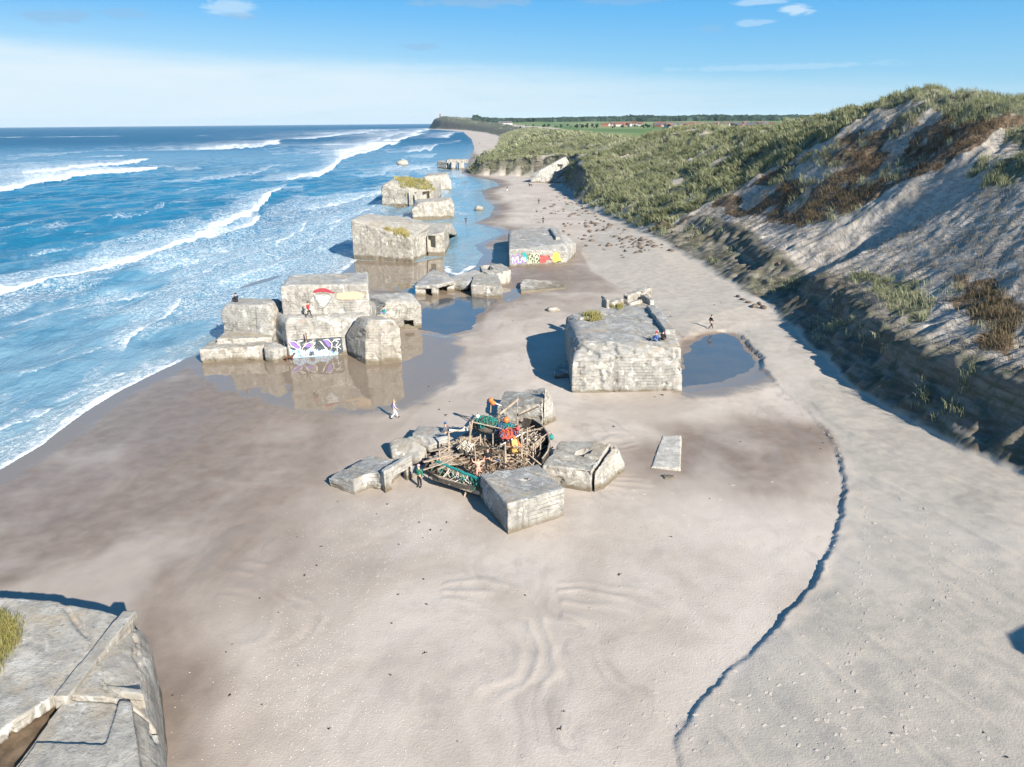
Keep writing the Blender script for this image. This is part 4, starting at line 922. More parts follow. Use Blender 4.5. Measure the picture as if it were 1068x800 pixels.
# 7  bunkers standing farther out
org = G(415, 214, .2); org.z = 0
t = empty('bunker', org, 'bunker in the sea with thick grass covering its roof', 'bunker', BW)
n0, n1, n2 = G(398.5, 214.5, .2), G(428, 215, .2), G(452, 212, .2)
tops = [up(n0, 194), up(n0+Vector((2.5, 1, 0)), 189), up(n1, 196), up(n2, 199), G(412, 185, 6.5), G(460, 190, 5.0)]
sea_body = concrete('body', [(tops+[Vector((p.x, p.y, -.8)) for p in (n0, n1, n2, tops[4], tops[5])], .6)], M['concrete_warm'], t, cuts=[box(G(434, 215, .2)+Vector((0, 1, 0)), (1, 0), 1.2, 4, .8, 4.2), box(G(444, 213, .2)+Vector((0, 1, 0)), (1, 0), 2.4, 4, 1.2, 4.2)], voxel=.24, rough=.10, chip=.25, seed=61, origin=org)
for i, px in enumerate((429, 437)):
    p = G(px, 215, .2); mb = MB(); mb.hull(local(box(p-Vector((0, .5, 0)), (1, 0), 1.0, .6, -.5, 4.6), org)); mb.build('pillar', M['concrete_warm'], t)
def zat(px, py, z0): return z0
pts = roof_pts([(411, 188), (420, 185.5), (440, 186.5), (458, 194), (456, 201), (444, 203), (432, 202.5), (418, 195)], 520, 6.0, 9)
pts[:, 2] = 6.3-(pts[:, 0]-pts[:, 0].min())/(np.ptp(pts[:, 0]))*1.6
stuff_grass(pts, 'thick green grass mat on the roof of the bunker out in the sea', (.5, 1.0), 9, .16, 10, .4, sea_body, org)
org = G(452, 228, .2); org.z = 0
n0, n1 = G(430, 228.5, .2), G(474, 227, .2)
tops = [up(n0, 218), up(n0+Vector((2, 1, 0)), 211.5), up(n1-Vector((2, 0, 0)), 209), up(n1, 213), G(432, 208, 4.5), G(471, 205, 4.8)]
o = concrete('concrete_block', [(tops+[Vector((p.x, p.y, -.8)) for p in (n0, n1, tops[4], tops[5])], .8)], M['concrete_warm'], None, voxel=.2, rough=.09, chip=.2, seed=62, origin=org); tag(o, 'smooth rounded concrete block in shallow water before the grassy bunker', 'concrete block', BW)
org = G(460, 198, .2); org.z = 0
n0, n1, n2 = G(444, 199, .2), G(471, 198, .2), G(452, 201, .2)
tops = [up(n0, 184), up(n1, 188), up(n1-Vector((2, -1, 0)), 181), G(444, 181, 6), G(466, 179.5, 6)]
o = concrete('concrete_block', [(tops+[Vector((p.x, p.y, -.8)) for p in (n0, n1, tops[3], tops[4])], .9)], M['concrete_rubbly'], None, voxel=.28, rough=.14, chip=.3, seed=63, origin=org); tag(o, 'pitted concrete hulk with rounded top behind the grassy bunker', 'concrete block', BW)
org = G(470, 175, .2); org.z = 0
t = empty('bunker', org, 'farthest ruined bunker on pillars off the tip of the dune headland', 'bunker', BW)
n0, n1, n2, n3 = G(456, 175.5, .2), G(466, 176, .2), G(478, 176.5, .2), G(488, 176, .2)
concrete('block', [([Vector((p.x, p.y, z)) for p in (n0, n1, n1+Vector((0, 7, 0)), n0+Vector((0, 7, 0))) for z in (-.8, up(n0, 168).z)], .6)], M['concrete'], t, voxel=.3, rough=.15, chip=.3, seed=64, origin=org)
concrete('roof', [([Vector((p.x, p.y, z)) for p in (n1, n3, n3+Vector((0, 9, 0)), n1+Vector((0, 9, 0))) for z in (3.2, 5.2)], .3)], M['concrete_rubbly'], t, voxel=.3, rough=.15, chip=.3, seed=65, origin=org)
for p in (n1+Vector((2.2, .4, 0)), (n1+n2)/2+Vector((.5, .4, 0)), n2+Vector((1.5, .5, 0))):
    concrete('pillar', [box(p, (1, .3), 3.0, 3.0, -.8, 3.9)], M['concrete'], t, voxel=.25, rough=.08, seed=66, origin=org)

# 8  tilted bunker against the dune
org = G(575, 190, 1); org.z = 0
t = empty('bunker', org, 'tilted bunker leaning against the foot of the grassy dune with a square opening', 'bunker', BW)
Yf = G(570, 190, .5).y
P = lambda px, py, dy=0: at(px, py, Yf+dy)
f4 = [P(567, 190), P(575, 190.5), P(596, 172, 6), P(590, 163, 7), P(564, 177, 2)]
b4 = [P(553, 191, 1), P(552, 182, 4), P(562, 177, 9), P(588, 163.5, 16), P(594, 172, 15)]
concrete('body', [(f4+b4+[Vector((f4[0].x, f4[0].y, -.5)), Vector((f4[1].x, f4[1].y, -.5)), Vector((b4[0].x, b4[0].y, -.5))], .15)], M['concrete'], t, cuts=[box(P(585, 174, 4), (1, .4), 2.6, 5, P(585, 176.5, 4).z, P(585, 171.5, 4).z)], voxel=.25, rough=.08, chip=.2, seed=67, origin=org)
concrete('fallen_slab', [[P(577, 189, -2), P(600, 176, 4), P(603, 182, 2), P(590, 190, -3), P(578, 191, -3)]+[v+Vector((.4, 2, -1.2)) for v in (P(577, 189, -2), P(600, 176, 4), P(603, 182, 2))]], M['concrete'], t, voxel=.25, rough=.1, chip=.2, seed=68, origin=org)

# 9  wreckage in the middle distance
def block(name, label, top, H, mat, base0=None, z0=-.8, bev=0, voxel=.10, rough=.06, chip=.18, seed=1, cuts=(), extra=()):
    T = [G(p[0], p[1], p[2] if len(p) > 2 else H) for p in top]; o_ = sum(T, Vector())/len(T); o_.z = 0
    o = concrete(name, [(prism(T, z0), bev), *extra], M[mat], None, cuts, voxel, rough, chip, seed, o_); return tag(o, label, 'concrete block', BR)
block('concrete_block', 'square concrete block with cracked top in front of the driftwood ship', [(500, 494, 2.2), (561, 484, 2.2), (589, 509, 2.33), (529, 526, 2.46)], 2.3, 'concrete_grey', voxel=.07, rough=.05, chip=.14, seed=71,
      cuts=[[G(548, 499, 2.35)+Vector((math.cos(a)*s*(1+.3*math.sin(3*a)), .55*math.sin(a)*s, z)) for a in range(6) for s, z in ((.65, .5), (.4, -.3))]])
hc = G(606, 470, 2.1)
block('concrete_block', 'cracked concrete block with a hole in its top, right of the driftwood ship', [(566, 485, 1.75), (584, 460, 2.1), (638, 460, 2.4), (617, 491, 1.95)], 2, 'concrete_rubbly', voxel=.07, rough=.06, chip=.20, seed=72,
      cuts=[[hc+Vector((x, y, z)) for x, y in ((-.7, -.3), (-.2, -.75), (.6, -.5), (.9, .1), (.1, .25)) for z in (-.8, .6)]], extra=())
block('concrete_block', 'pale split-off concrete chunk leaning on the block with a hole', [(620, 492, 1.9), (641, 463, 2.35), (646, 470, 2.1), (652, 484, .9), (630, 505, .7)], 2, 'concrete', voxel=.07, rough=.08, chip=.22, seed=73)
s = [G(691, 454, .43), G(711, 453.5, .54), G(710, 489, .54), G(679, 487, .41)]
o_ = sum(s, Vector())/4; o_.z = 0
tag(concrete('concrete_slab', [s+[Vector((p.x, p.y, -.5)) for p in s]], M['concrete_pale'], None, voxel=.07, rough=.03, chip=.06, seed=74, origin=o_), 'flat pale slab half sunk in the brown damp sand', 'concrete slab', BR)
s = [G(691, 494.5, .45), G(704, 495.5, .48), G(702, 499, .4), G(693, 499, .4)]; o_ = sum(s, Vector())/4; o_.z = 0
t = empty('concrete_shard', o_, 'small painted shard lying just below the flat pale slab', 'concrete shard', BR)
concrete('shard', [s+[Vector((p.x, p.y, -.2)) for p in s]], M['concrete'], t, voxel=.06, rough=.02, seed=75, origin=o_)
fr2 = lambda a, b: (Vector((a, b, 0)), Vector((0, 0, 1)))
zs = .50
stroke_paint('graffiti', lambda a, b: (Vector((a, b, zs)), Vector((0, 0, 1))), [([(-.4, -.05), (-.25, .25), (-.1, -.05), (.05, .25), (.2, -.05), (.4, .2)], .09)], M['p_slate'], t, .0)
# L-shaped block with bridging wall
T = [G(342, 498, 1.0), G(386, 475.5, 1.3), G(420, 478, 1.5), G(400, 494, 1.6), G(397, 493, 1.55), G(384, 493, 1.5), G(369, 501, 1.4)]
org = sum(T, Vector())/len(T); org.z = 0
t = empty('concrete_block', org, 'flat-topped concrete block with a bridging wall at the left of the wreckage', 'concrete block', BR)
concrete('slab_body', [prism([T[0], T[1], T[5], T[6]], -.8), prism([T[1], T[2], T[3], T[5]], -.8), prism([G(384, 493, 1.5), G(401, 494, 1.6), G(412, 484, 1.5), G(392, 484, 1.5)], -.8)], M['concrete_grey'], t, voxel=.07, rough=.045, chip=.14, seed=76, origin=org)
wl = [G(400.5, 494, 1.85), G(430, 475.5, 2.0), G(426, 473, 2.0), G(397, 491, 1.85)]
nn = Vector((wl[1].x, wl[1].y, 0))-Vector((wl[0].x, wl[0].y, 0)); d_ = nn.normalized()
beam = [Vector((p.x, p.y, z)) for p, z in ((wl[0], 1.95), (wl[1], 2.05), (wl[2], 2.05), (wl[3], 1.95), (wl[0], 1.15), (wl[1], 1.15), (wl[2], 1.15), (wl[3], 1.15))]
leg = [Vector((p.x, p.y, z)) for p in (wl[0], wl[0]+d_*.75, wl[3]+d_*.75, wl[3]) for z in (-.8, 1.6)]
leg2 = [Vector((p.x, p.y, z)) for p in (wl[1], wl[1]-d_*.7, wl[2]-d_*.7, wl[2]) for z in (-.8, 1.6)]
concrete('bridging_wall', [beam, leg, leg2], M['concrete'], t, voxel=.07, rough=.03, chip=.10, seed=77, origin=org)
T = [G(405, 461, 1.3), G(413, 455, 1.7), G(424, 457, 1.6), G(445, 466, 1.5), G(439, 478, .9), G(408, 473, .9)]; org = sum(T, Vector())/len(T); org.z = 0
tag(concrete('concrete_block', [(T+[Vector((p.x, p.y, -.8)) for p in T]+[(T[2]+T[3])/2+Vector((0, 0, .25))], .25)], M['concrete_rubbly'], None, voxel=.08, rough=.07, chip=.2, seed=78, origin=org), 'rounded boulder-like concrete lump behind the flat-topped block', 'concrete block', BR)
block('concrete_block', 'pale tilted slab wedged between the rounded lump and the driftwood ship', [(424, 457, 1.3), (437, 444, 1.3), (461, 445, 1.6), (468, 455, 1.6), (447, 466, 1.1)], 1.3, 'concrete', seed=79, voxel=.09)
# rough block behind the ship
T = [G(517, 425, 1.5), G(527, 408, 1.9), G(569, 404, 2.8), G(566, 421, 2.6)]; org = sum(T, Vector())/4; org.z = 0
t = empty('concrete_block', org, 'rough-topped concrete block with a jagged upright edge behind the driftwood ship', 'concrete block', BR)
concrete('body', [prism(T, -.8)], M['concrete_rubbly'], t, voxel=.08, rough=.08, chip=.2, seed=80, origin=org)
f_ = [G(567, 446, .2), G(574, 443, .2), G(580, 440, .2)]
fin = [up(f_[0], 424), up(f_[0]+Vector((.1, .8, 0)), 403), up(f_[1], 420), up(f_[1]+Vector((.1, .9, 0)), 409), up(f_[2], 433)]
concrete('jagged_edge', [fin+[Vector((p.x, p.y, -.6)) for p in fin]], M['concrete'], t, voxel=.07, rough=.09, chip=.3, seed=81, origin=org)

# 10  slabs between the pools
org = G(450, 305, .2); org.z = 0
t = empty('concrete_slab', org, 'collapsed slab propped on three stubby legs at the pool edge', 'concrete slab', BR)
Lg = [(G(433, 308, .2), G(444, 308, .2)), (G(450, 309, .2), G(457, 309, .2)), (G(466, 304, .2), G(474, 304, .2))]
sl = [up(Lg[0][0], 298), up(Lg[1][1], 297), up(Lg[2][1], 293), G(466, 285, 1.9), G(452, 280.5, 1.8), G(440, 289, 1.6)]
concrete('slab', [sl+[v-Vector((0, 0, .55)) for v in sl]], M['concrete'], t, voxel=.11, rough=.06, chip=.16, seed=82, origin=org)
for a, b in Lg: concrete('leg', [[Vector((p.x, p.y, z)) for p in (a, b, b+Vector((0, 2.2, 0)), a+Vector((0, 2.2, 0))) for z in (-.8, 1.5)]], M['concrete_rubbly'], t, voxel=.11, rough=.05, chip=.12, seed=83, origin=org)
s = [G(454, 293, 1.3), G(496, 281, 2.2), G(504, 285, 2.0), G(488, 296, 1.5), G(474, 297.5, 1.0)]; o_ = sum(s, Vector())/5; o_.z = 0
tag(concrete('concrete_slab', [s+[v-Vector((0, .3, .9)) for v in s]+[Vector((s[1].x, s[1].y, -.6)), Vector((s[0].x, s[0].y, -.4))]], M['concrete'], None, voxel=.11, rough=.06, chip=.15, seed=84, origin=o_), 'long slab sloping up from the legged slab to the six-sided block', 'concrete slab', BR)
block('concrete_block', 'six-sided concrete block between the slabs and the graffiti bunker', [(491, 297, 1.9), (493, 288, 2.0), (506, 283.5, 2.0), (520, 287, 2.0), (524, 299, 1.8), (520, 303, .9), (492, 304, .9)], 1.9, 'concrete_rubbly', seed=85, voxel=.11)
block('concrete_block', 'broken block with a dark gap behind the six-sided block', [(500, 277, 2.4), (523, 274.5, 2.4), (533, 281, 2.2), (531, 290, 1.2), (514, 287, 2.0), (503, 283, 2.2)], 2.2, 'concrete_rubbly', seed=86, voxel=.12,
      cuts=[box(G(508, 287, 1.0), (1, .2), 1.6, 3.0, .6, 3.2)])
block('concrete_slab', 'long pale slab half buried in sand below the graffiti bunker', [(542, 297, 1.0), (545, 291, 1.1), (586, 293, .7), (590, 300, .45), (543, 304, .7)], 1, 'concrete_warm', seed=87, voxel=.12)
block('concrete_block', 'small concrete stub in the shadow left of the big flat-topped bunker', [(577, 384, .9), (583, 379, 1.0), (594, 380, 1.0), (594, 388, .9), (578, 391, .8)], .9, 'concrete_grey', seed=88, voxel=.09)
for px, py, w, lab in ((577, 325, 1.1, 'lone dark boulder on the sand left of the big flat-topped bunker'), (500, 219, 1.6, 'rock at the edge of the shallow channel'), (420, 172, 4.0, 'dark rocks awash in the far surf')):
    p = G(px, py, .2); p.z = 0; mb = MB()
    mb.ball((0, 0, .25*w), w*.75, 1.2, .9, .8, seed=px*.1, rings=10, segs=16); tag(mb.build('rock', M['concrete_rubbly'], None, True, p), lab, 'rock')
# ------------------------------------------------------------------ people
def skin_mesh(chains, sub=1):
    """chains: list of (list of (point, radius)); points shared by coordinates are joined"""
    V = []; R = []; E = []; key = {}
    def vid(p, r):
        k = tuple(round(c, 4) for c in p)
        if k not in key: key[k] = len(V); V.append(p); R.append(r)
        return key[k]
    for c in chains:
        ids = [vid(p, r) for p, r in c]; E += [(a, b) for a, b in zip(ids[:-1], ids[1:]) if a != b]
    me = bpy.data.meshes.new('sk'); me.from_pydata(V, E, []); o = bpy.data.objects.new('sk', me); COL.objects.link(o)
    md = o.modifiers.new('s', 'SKIN'); md.use_smooth_shade = True
    for i, d in enumerate(me.skin_vertices[0].data): d.radius = (R[i], R[i]); d.use_root = (i == 0)
    if sub:
        sb = o.modifiers.new('u', 'SUBSURF'); sb.levels = sub; sb.render_levels = sub
    out = evaluated(o); drop(o); out.polygons.foreach_set('use_smooth', [True]*len(out.polygons)); return out
def lerp(a, b, t): return tuple(a[i]+(b[i]-a[i])*t for i in range(3))
def joints(pose):
    J = dict(pel=(0, 0, .93), waist=(0, 0, 1.08), chest=(0, .01, 1.30), neck=(0, .02, 1.47), hd0=(0, .04, 1.57), hd1=(0, .05, 1.68), crown=(0, .04, 1.75))
    for s, n in ((-1, 'l'), (1, 'r')):
        J['sh'+n] = (s*.19, 0, 1.41); J['el'+n] = (s*.25, -.02, 1.13); J['wr'+n] = (s*.26, .06, .89); J['hip'+n] = (s*.10, 0, .90); J['kn'+n] = (s*.11, .02, .50); J['an'+n] = (s*.11, -.02, .09); J['to'+n] = (s*.12, .17, .045)
    if pose == 'walk':
        J.update(knl=(-.10, .20, .52), anl=(-.10, .30, .10), tol=(-.10, .47, .07), knr=(.10, .02, .50), anr=(.10, -.34, .15), tor=(.10, -.22, .045), ell=(-.25, -.16, 1.14), wrl=(-.25, -.10, .91), elr=(.25, .10, 1.14), wrr=(.25, .27, .98))
    if pose == 'sit':
        for k in list(J):
            if k[:2] in ('pe', 'wa', 'ch', 'ne', 'hd', 'cr', 'sh', 'el', 'wr', 'hi'): J[k] = (J[k][0], J[k][1]+(.03 if k[:2] in ('ch', 'ne', 'hd', 'cr', 'sh') else 0), J[k][2]-.80)
        J.update(knl=(-.15, .36, .46), anl=(-.14, .50, .09), tol=(-.14, .67, .045), knr=(.15, .38, .44), anr=(.14, .56, .09), tor=(.15, .73, .045), ell=(-.25, .12, .42), wrl=(-.14, .34, .50), elr=(.25, .12, .42), wrr=(.14, .36, .49))
    if pose == 'armsup':
        J.update(ell=(-.42, .05, 1.50), wrl=(-.50, .10, 1.74), elr=(.42, .05, 1.50), wrr=(.50, .10, 1.74))
    if pose == 'hips': J.update(ell=(-.38, -.06, 1.20), wrl=(-.20, .10, 1.02), elr=(.38, -.06, 1.20), wrr=(.20, .10, 1.02))
    return J
def person(label, loc, yaw, pose, jacket, trousers, hair, hat=None, face=True, scale=1.0, group=None):
    J = joints(pose); t = empty('person', loc, label, 'person', group, math.radians(yaw)); t.scale = (scale,)*3
    def hand(n):
        w, e = Vector(J['wr'+n]), Vector(J['el'+n]); d = (w-e).normalized(); out = []; pm = w+d*.08
        sd = d.cross(Vector((0, 1, 0))); sd = sd.normalized() if sd.length > .1 else Vector((1, 0, 0)); fwd = sd.cross(d).normalized()
        for i, ln in enumerate((.070, .082, .078, .06)):
            b = pm+sd*(.030-.020*i); m = b+d*ln*.55+fwd*.01; tip = b+d*ln+fwd*.03
            out.append([(tuple(pm), .030), (tuple(b+d*.012), .011), (tuple(m), .0095), (tuple(tip), .008)])
        th = w+d*.03+sd*.035; out.append([(tuple(w+d*.03), .026), (tuple(th), .013), (tuple(th+d*.035+fwd*.012), .010)])
        return [[(J['wr'+n], .028), (tuple(w+d*.03), .026), (tuple(pm), .030)]]+(out if face else [])
    body = [[(J['pel'], .125), (J['waist'], .115), (J['chest'], .135), (J['neck'], .055), (J['hd0'], .075), (J['hd1'], .095), (J['crown'], .06)], [(J['hd0'], .075), (lerp(J['hd0'], (J['hd0'][0], J['hd0'][1]+.16, J['hd0'][2]+.06), .8), .018)]]
    for n in 'lr':
        body += [[(J['chest'], .135), (J['sh'+n], .062), (lerp(J['sh'+n], J['el'+n], .5), .048), (J['el'+n], .041), (J['wr'+n], .028)], [(J['pel'], .125), (J['hip'+n], .095), (lerp(J['hip'+n], J['kn'+n], .5), .078), (J['kn'+n], .058), (lerp(J['kn'+n], J['an'+n], .4), .055), (J['an'+n], .038), (J['to'+n], .036)]]+hand(n)
    link('body', skin_mesh(body), t, M['skin'])
    jk = [[(lerp(J['pel'], J['waist'], .1), .155), (J['waist'], .145), (J['chest'], .165), (lerp(J['chest'], J['neck'], .75), .085)]]
    for n in 'lr': jk += [[(J['chest'], .165), (J['sh'+n], .085), (lerp(J['sh'+n], J['el'+n], .5), .070), (J['el'+n], .060), (lerp(J['el'+n], J['wr'+n], .93), .045)]]
    link('jacket', skin_mesh(jk), t, M[jacket])
    tr = [[(lerp(J['pel'], J['waist'], .35), .135), (J['pel'], .145)]]
    for n in 'lr': tr += [[(J['pel'], .145), (J['hip'+n], .115), (lerp(J['hip'+n], J['kn'+n], .5), .096), (J['kn'+n], .075), (lerp(J['kn'+n], J['an'+n], .5), .068), (lerp(J['kn'+n], J['an'+n], .95), .055)]]
    link('trousers', skin_mesh(tr), t, M[trousers])
    for n in 'lr': link('shoe', skin_mesh([[(lerp(J['an'+n], J['to'+n], -.15), .042), (lerp(J['an'+n], J['to'+n], .5), .050), (lerp(J['an'+n], J['to'+n], 1.1), .038)]]), t, M['c_black'])
    hc = Vector(J['hd1'])
    mb = MB(); mb.ball(tuple(hc+Vector((0, -.025, .035))), .112, 1, 1.02, .92); link('hair', mesh_from('hair', mb.V, mb.F, True), t, M[hair])
    if hat:
        mb = MB(); mb.ball(tuple(hc+Vector((0, -.01, .065))), .118, 1, 1.05, .80); link('hat', mesh_from('hat', mb.V, mb.F, True), t, M[hat])
    if face:
        for s in (-1, 1):
            mb = MB(); mb.ball((hc.x+s*.034, hc.y+.088, hc.z-.025), .012); mb.build('eye', M['c_black'], t)
        mb = MB(); mb.ball((hc.x, hc.y+.085, hc.z-.085), .018, 1.4, .5, .4); mb.build('mouth', M['c_salmon'], t)
    return t
def gz(px, py):
    h = hit(px, py, 15, 2500); return Vector(h) if h else G(px, py, .2)
def sit_on(o, px, py, z):
    p = G(px, py, z)
    for _ in range(4):
        h = sit_z(o, p.x, p.y, o.parent.location if o.parent else None)
        if h is None: break
        p = G(px, py, h)
    return p
PW = 'people walking on the beach'
person('person walking right in a lilac jacket and white trousers near the wreckage', gz(411.5, 436.5), -75, 'walk', 'c_lilac', 'c_white', 'hair_fair')
person('person in dark clothes walking beside the pool', gz(741, 343), -80, 'walk', 'c_black', 'c_black', 'hair_dark')
person('person in a green coat and pink hat standing with a shadow by the bridging wall', gz(438, 508), 150, 'stand', 'c_green', 'c_black', 'hair_dark', 'c_pink')
person('person in a blue jacket sitting on the big bunker roof', sit_on(big_body, 685, 356, 4.93), 60, 'sit', 'c_blue', 'c_jeans', 'hair_dark', 'c_red')
person('person in black sitting on the big bunker roof beside the blue jacket', sit_on(big_body, 691, 355, 4.93), -30, 'sit', 'c_black', 'c_black', 'hair_dark')
person('person in a red jacket and black trousers standing under the painted face', sit_on(fort_body, 322, 331, 4.62), -100, 'walk', 'c_red', 'c_black', 'hair_dark')
person('person in a teal jacket and jeans sitting on top of the buttress', sit_on(but_body, 401, 328, 5.25), 90, 'sit', 'c_teal', 'c_jeans', 'hair_dark', scale=1.05)
person('person in black sitting on the rounded bunker beside the surf', sit_on(left_body, 247, 315, 5.2), 60, 'sit', 'c_black', 'c_black', 'hair_dark', scale=1.1)
person('person in dark clothes wading in the shallow channel', gz(486, 233), 40, 'stand', 'c_black', 'c_black', 'hair_dark', face=False)
person('person in dark clothes standing beyond the graffiti bunker', gz(566.5, 233), 0, 'stand', 'c_black', 'c_black', 'hair_dark', face=False)
person('person in dark clothes walking on the sand nearer the rows of turf clods', gz(562, 213), 10, 'walk', 'c_black', 'c_black', 'hair_dark', face=False)
person('person in black jacket and pale trousers near the tilted bunker', gz(529, 199.5), 10, 'stand', 'c_black', 'c_white', 'hair_dark', face=False)
person('tiny distant person on the far beach beyond the headland', gz(500, 150), 10, 'stand', 'c_black', 'c_black', 'hair_dark', face=False)
# a dog by the graffiti panel
p = G(303, 377.5, .15); t = empty('dog', p, 'reddish brown dog beside the dark graffiti panel', 'dog', None, math.radians(-60))
ch = [[((0, -.42, .60), .10), ((0, -.15, .60), .12), ((0, .22, .62), .16), ((0, .42, .78), .10), ((0, .52, .92), .10), ((0, .70, .88), .055)], [((0, -.42, .60), .10), ((0, -.60, .70), .035), ((0, -.74, .84), .022)]]
for s in (-1, 1):
    ch += [[((0, .22, .62), .16), ((s*.11, .24, .42), .06), ((s*.11, .20, .22), .04), ((s*.11, .23, .04), .035)], [((0, -.42, .60), .10), ((s*.10, -.36, .42), .075), ((s*.10, -.52, .24), .04), ((s*.10, -.46, .04), .034)], [((0, .52, .92), .10), ((s*.07, .48, 1.03), .03)]]
link('body', skin_mesh(ch), t, M['dogfur']); t.scale = (.95,)*3
p = gz(553, 195); t = empty('dog', p, 'dark dog on the sand below the tilted bunker', 'dog', None, 1.2)
link('body', skin_mesh(ch), t, M['c_black']); t.scale = (1.4,)*3
# ------------------------------------------------------------------ the driftwood ship among the blocks
ZB = 1.0; rs = random.Random(21)
org = G(515, 475, ZB); org.z = 0
L = lambda p: Vector(p)-org
ship = empty('driftwood_ship', org, 'ship-like shelter of driftwood posts and planks built among the broken blocks', 'driftwood shelter')
deck_px = [(462, 466), (449, 490), (500, 508), (556, 498), (571, 474), (573, 452), (546, 440), (495, 446)]
D = [G(x, y, ZB) for x, y in deck_px]
mb = MB(); mb.hull([L(p) for p in D]+[L(p)-Vector((0, 0, .18)) for p in D]); mb.build('deck', M['wood_brown'], ship)
mb = MB()
for i in range(110):
    u = rs.random(); v = rs.random(); a = D[0].lerp(D[6], u).lerp(D[1].lerp(D[4], u), v); ang = rs.uniform(-.5, .5)+.5; l = rs.uniform(.4, 1.8)
    d = Vector((math.cos(ang), math.sin(ang), 0))*l/2; mb.plank(L(a-d)+Vector((0, 0, .06+i*.0025)), L(a+d)+Vector((0, 0, .07+rs.random()*.25+i*.0025)), rs.uniform(.1, .22), .05)
mb.build('floor_planks', M['wood'], ship)
# left hull: curved plank side and the long keel beam
mb = MB()
for k in range(5):
    z = .15+k*.26; pl = [G(450-k*.7, 478, z), G(447-k, 490, z), G(462-k, 499+k*.3, z), G(482, 506+k*.2, z), G(503, 511, z)]
    for a, b in zip(pl[:-1], pl[1:]): mb.plank(L(Vector((a.x, a.y, z))), L(Vector((b.x, b.y, z))), .07, .24)
mb.build('hull_side', M['wood_dark'], ship)
mb = MB(); a, b = G(452, 495, .95), G(502, 511, .95); mb.plank(L(a)+Vector((0, -.35, 0)), L(b)+Vector((0, -.35, 0)), .35, .32); mb.build('keel_beam', M['wood'], ship)
mb = MB(); p = G(486, 506, .8); mb.tube([L(p)+Vector((0, -.4, .2)), L(p)+Vector((0, -.6, -.3)), L(p)+Vector((-.15, -.65, -.7))], .07); mb.build('strut', M['wood'], ship)
# right hull: tarred curved bulwark
arc = [(546, 438), (556, 440), (565, 446), (571, 454), (573.5, 464), (571, 474), (566, 481)]
mb = MB(); A = [G(x, y, 1.9) for x, y in arc]
for a, b in zip(A[:-1], A[1:]):
    q = [Vector((p.x, p.y, z)) for p in (a, b) for z in (.2, 2.1)]
    mb.plank((q[0]+q[1])/2-org, (q[2]+q[3])/2-org, .10, 1.9)
mb.build('bulwark', M['wood_dark'], ship)
mb = MB(); mb.tube([L(p)+Vector((0, 0, .25)) for p in A], .07); mb.build('bulwark_rail', M['wood'], ship)
# posts: foot and head as surveyed
def post(foot, head, r=.055, zb=ZB, mat='wood', name='post'):
    b = G(foot[0], foot[1], zb); h = at(head[0], head[1], b.y+.02); m = MB(); m.bar(L(b)-Vector((0, 0, .3)), L(h), r*1.15, r*.8, 7); return m.build(name, M[mat], ship)
for f, h, r in (((468, 473), (468, 450), .09), ((486, 474), (493, 438), .08), ((491, 470), (490, 440), .07), ((501, 472), (501, 453), .06), ((514, 470), (514, 452), .06), ((527, 490), (527, 463), .075), ((544, 486), (544, 450), .075), ((540, 452), (539.5, 414), .06), ((511, 446), (512, 419), .055), ((483, 474), (480, 458), .06), ((556, 484), (556, 462), .06), ((549, 476), (550, 446), .06), ((497, 487), (495, 466), .05), ((460, 485), (458, 470), .06), ((533, 462), (532, 440), .05), ((563, 478), (564, 455), .06), ((505, 462), (507, 436), .05), ((521, 455), (520, 432), .05)): post(f, h, r)
def pole(a, b, Ya, Yb, r, mat='wood', name='pole'):
    m = MB(); m.bar(L(at(*a, Ya)), L(at(*b, Yb)), r, r*.8, 7); return m.build(name, M[mat], ship)
Y0 = org.y
for a, b, ya, yb, r, mt in (((521, 432), (541, 416), Y0+3, Y0+4, .11, 'wood'), ((541, 432), (561, 422), Y0+3.5, Y0+4.5, .06, 'wood'), ((540, 434), (562, 424), Y0+3, Y0+4.5, .05, 'wood_dark'), ((521, 465), (547, 451), Y0-.5, Y0+.6, .06, 'rope_white'), ((480, 433), (500, 442), Y0+2, Y0+2, .06, 'wood_dark'), ((492, 440), (545, 452), Y0+1.6, Y0+1.2, .05, 'wood'),
                            ((468, 451), (492, 446), Y0+.5, Y0+1.2, .05, 'wood'), ((486, 474), (500, 455), Y0, Y0+.6, .05, 'wood'), ((545, 452), (566, 446), Y0+1, Y0+1.2, .05, 'wood'), ((556, 464), (571, 452), Y0+.4, Y0+.8, .05, 'wood'), ((470, 486), (489, 488), Y0-1.2, Y0-1.2, .07, 'wood'), ((553, 482), (577, 466), Y0-.6, Y0+.3, .06, 'wood_dark'), ((527, 466), (544, 466), Y0-.9, Y0-.8, .05, 'wood'), ((527, 474), (544, 475), Y0-.9, Y0-.8, .05, 'wood'), ((497, 464), (526, 470), Y0+.1, Y0-.4, .06, 'wood_dark')): pole(a, b, ya, yb, r, mt)
# plank heap inside the left hull
mb = MB()
for i in range(14):
    a = G(455+rs.uniform(-2, 16), 474+rs.uniform(0, 12), 1.3+rs.random()*.5); an = rs.uniform(.1, .7); l = rs.uniform(.6, 1.1)
    d = Vector((math.cos(an), math.sin(an), rs.uniform(-.1, .25)))*l; mb.plank(L(a-d), L(a+d), rs.uniform(.12, .25), .05)
mb.build('loose_planks', M['wood'], ship)
# slanted panel wall of the cabin
a, b, c, d = at(497, 464, Y0+.2), at(525, 472, Y0-.4), at(525, 486, Y0-.6), at(503, 477, Y0+.1)
mb = MB(); mb.hull([L(p) for p in (a, b, c, d)]+[L(p)+Vector((.05, .08, .02)) for p in (a, b, c, d)]); mb.build('cabin_wall', M['wood_dark'], ship)

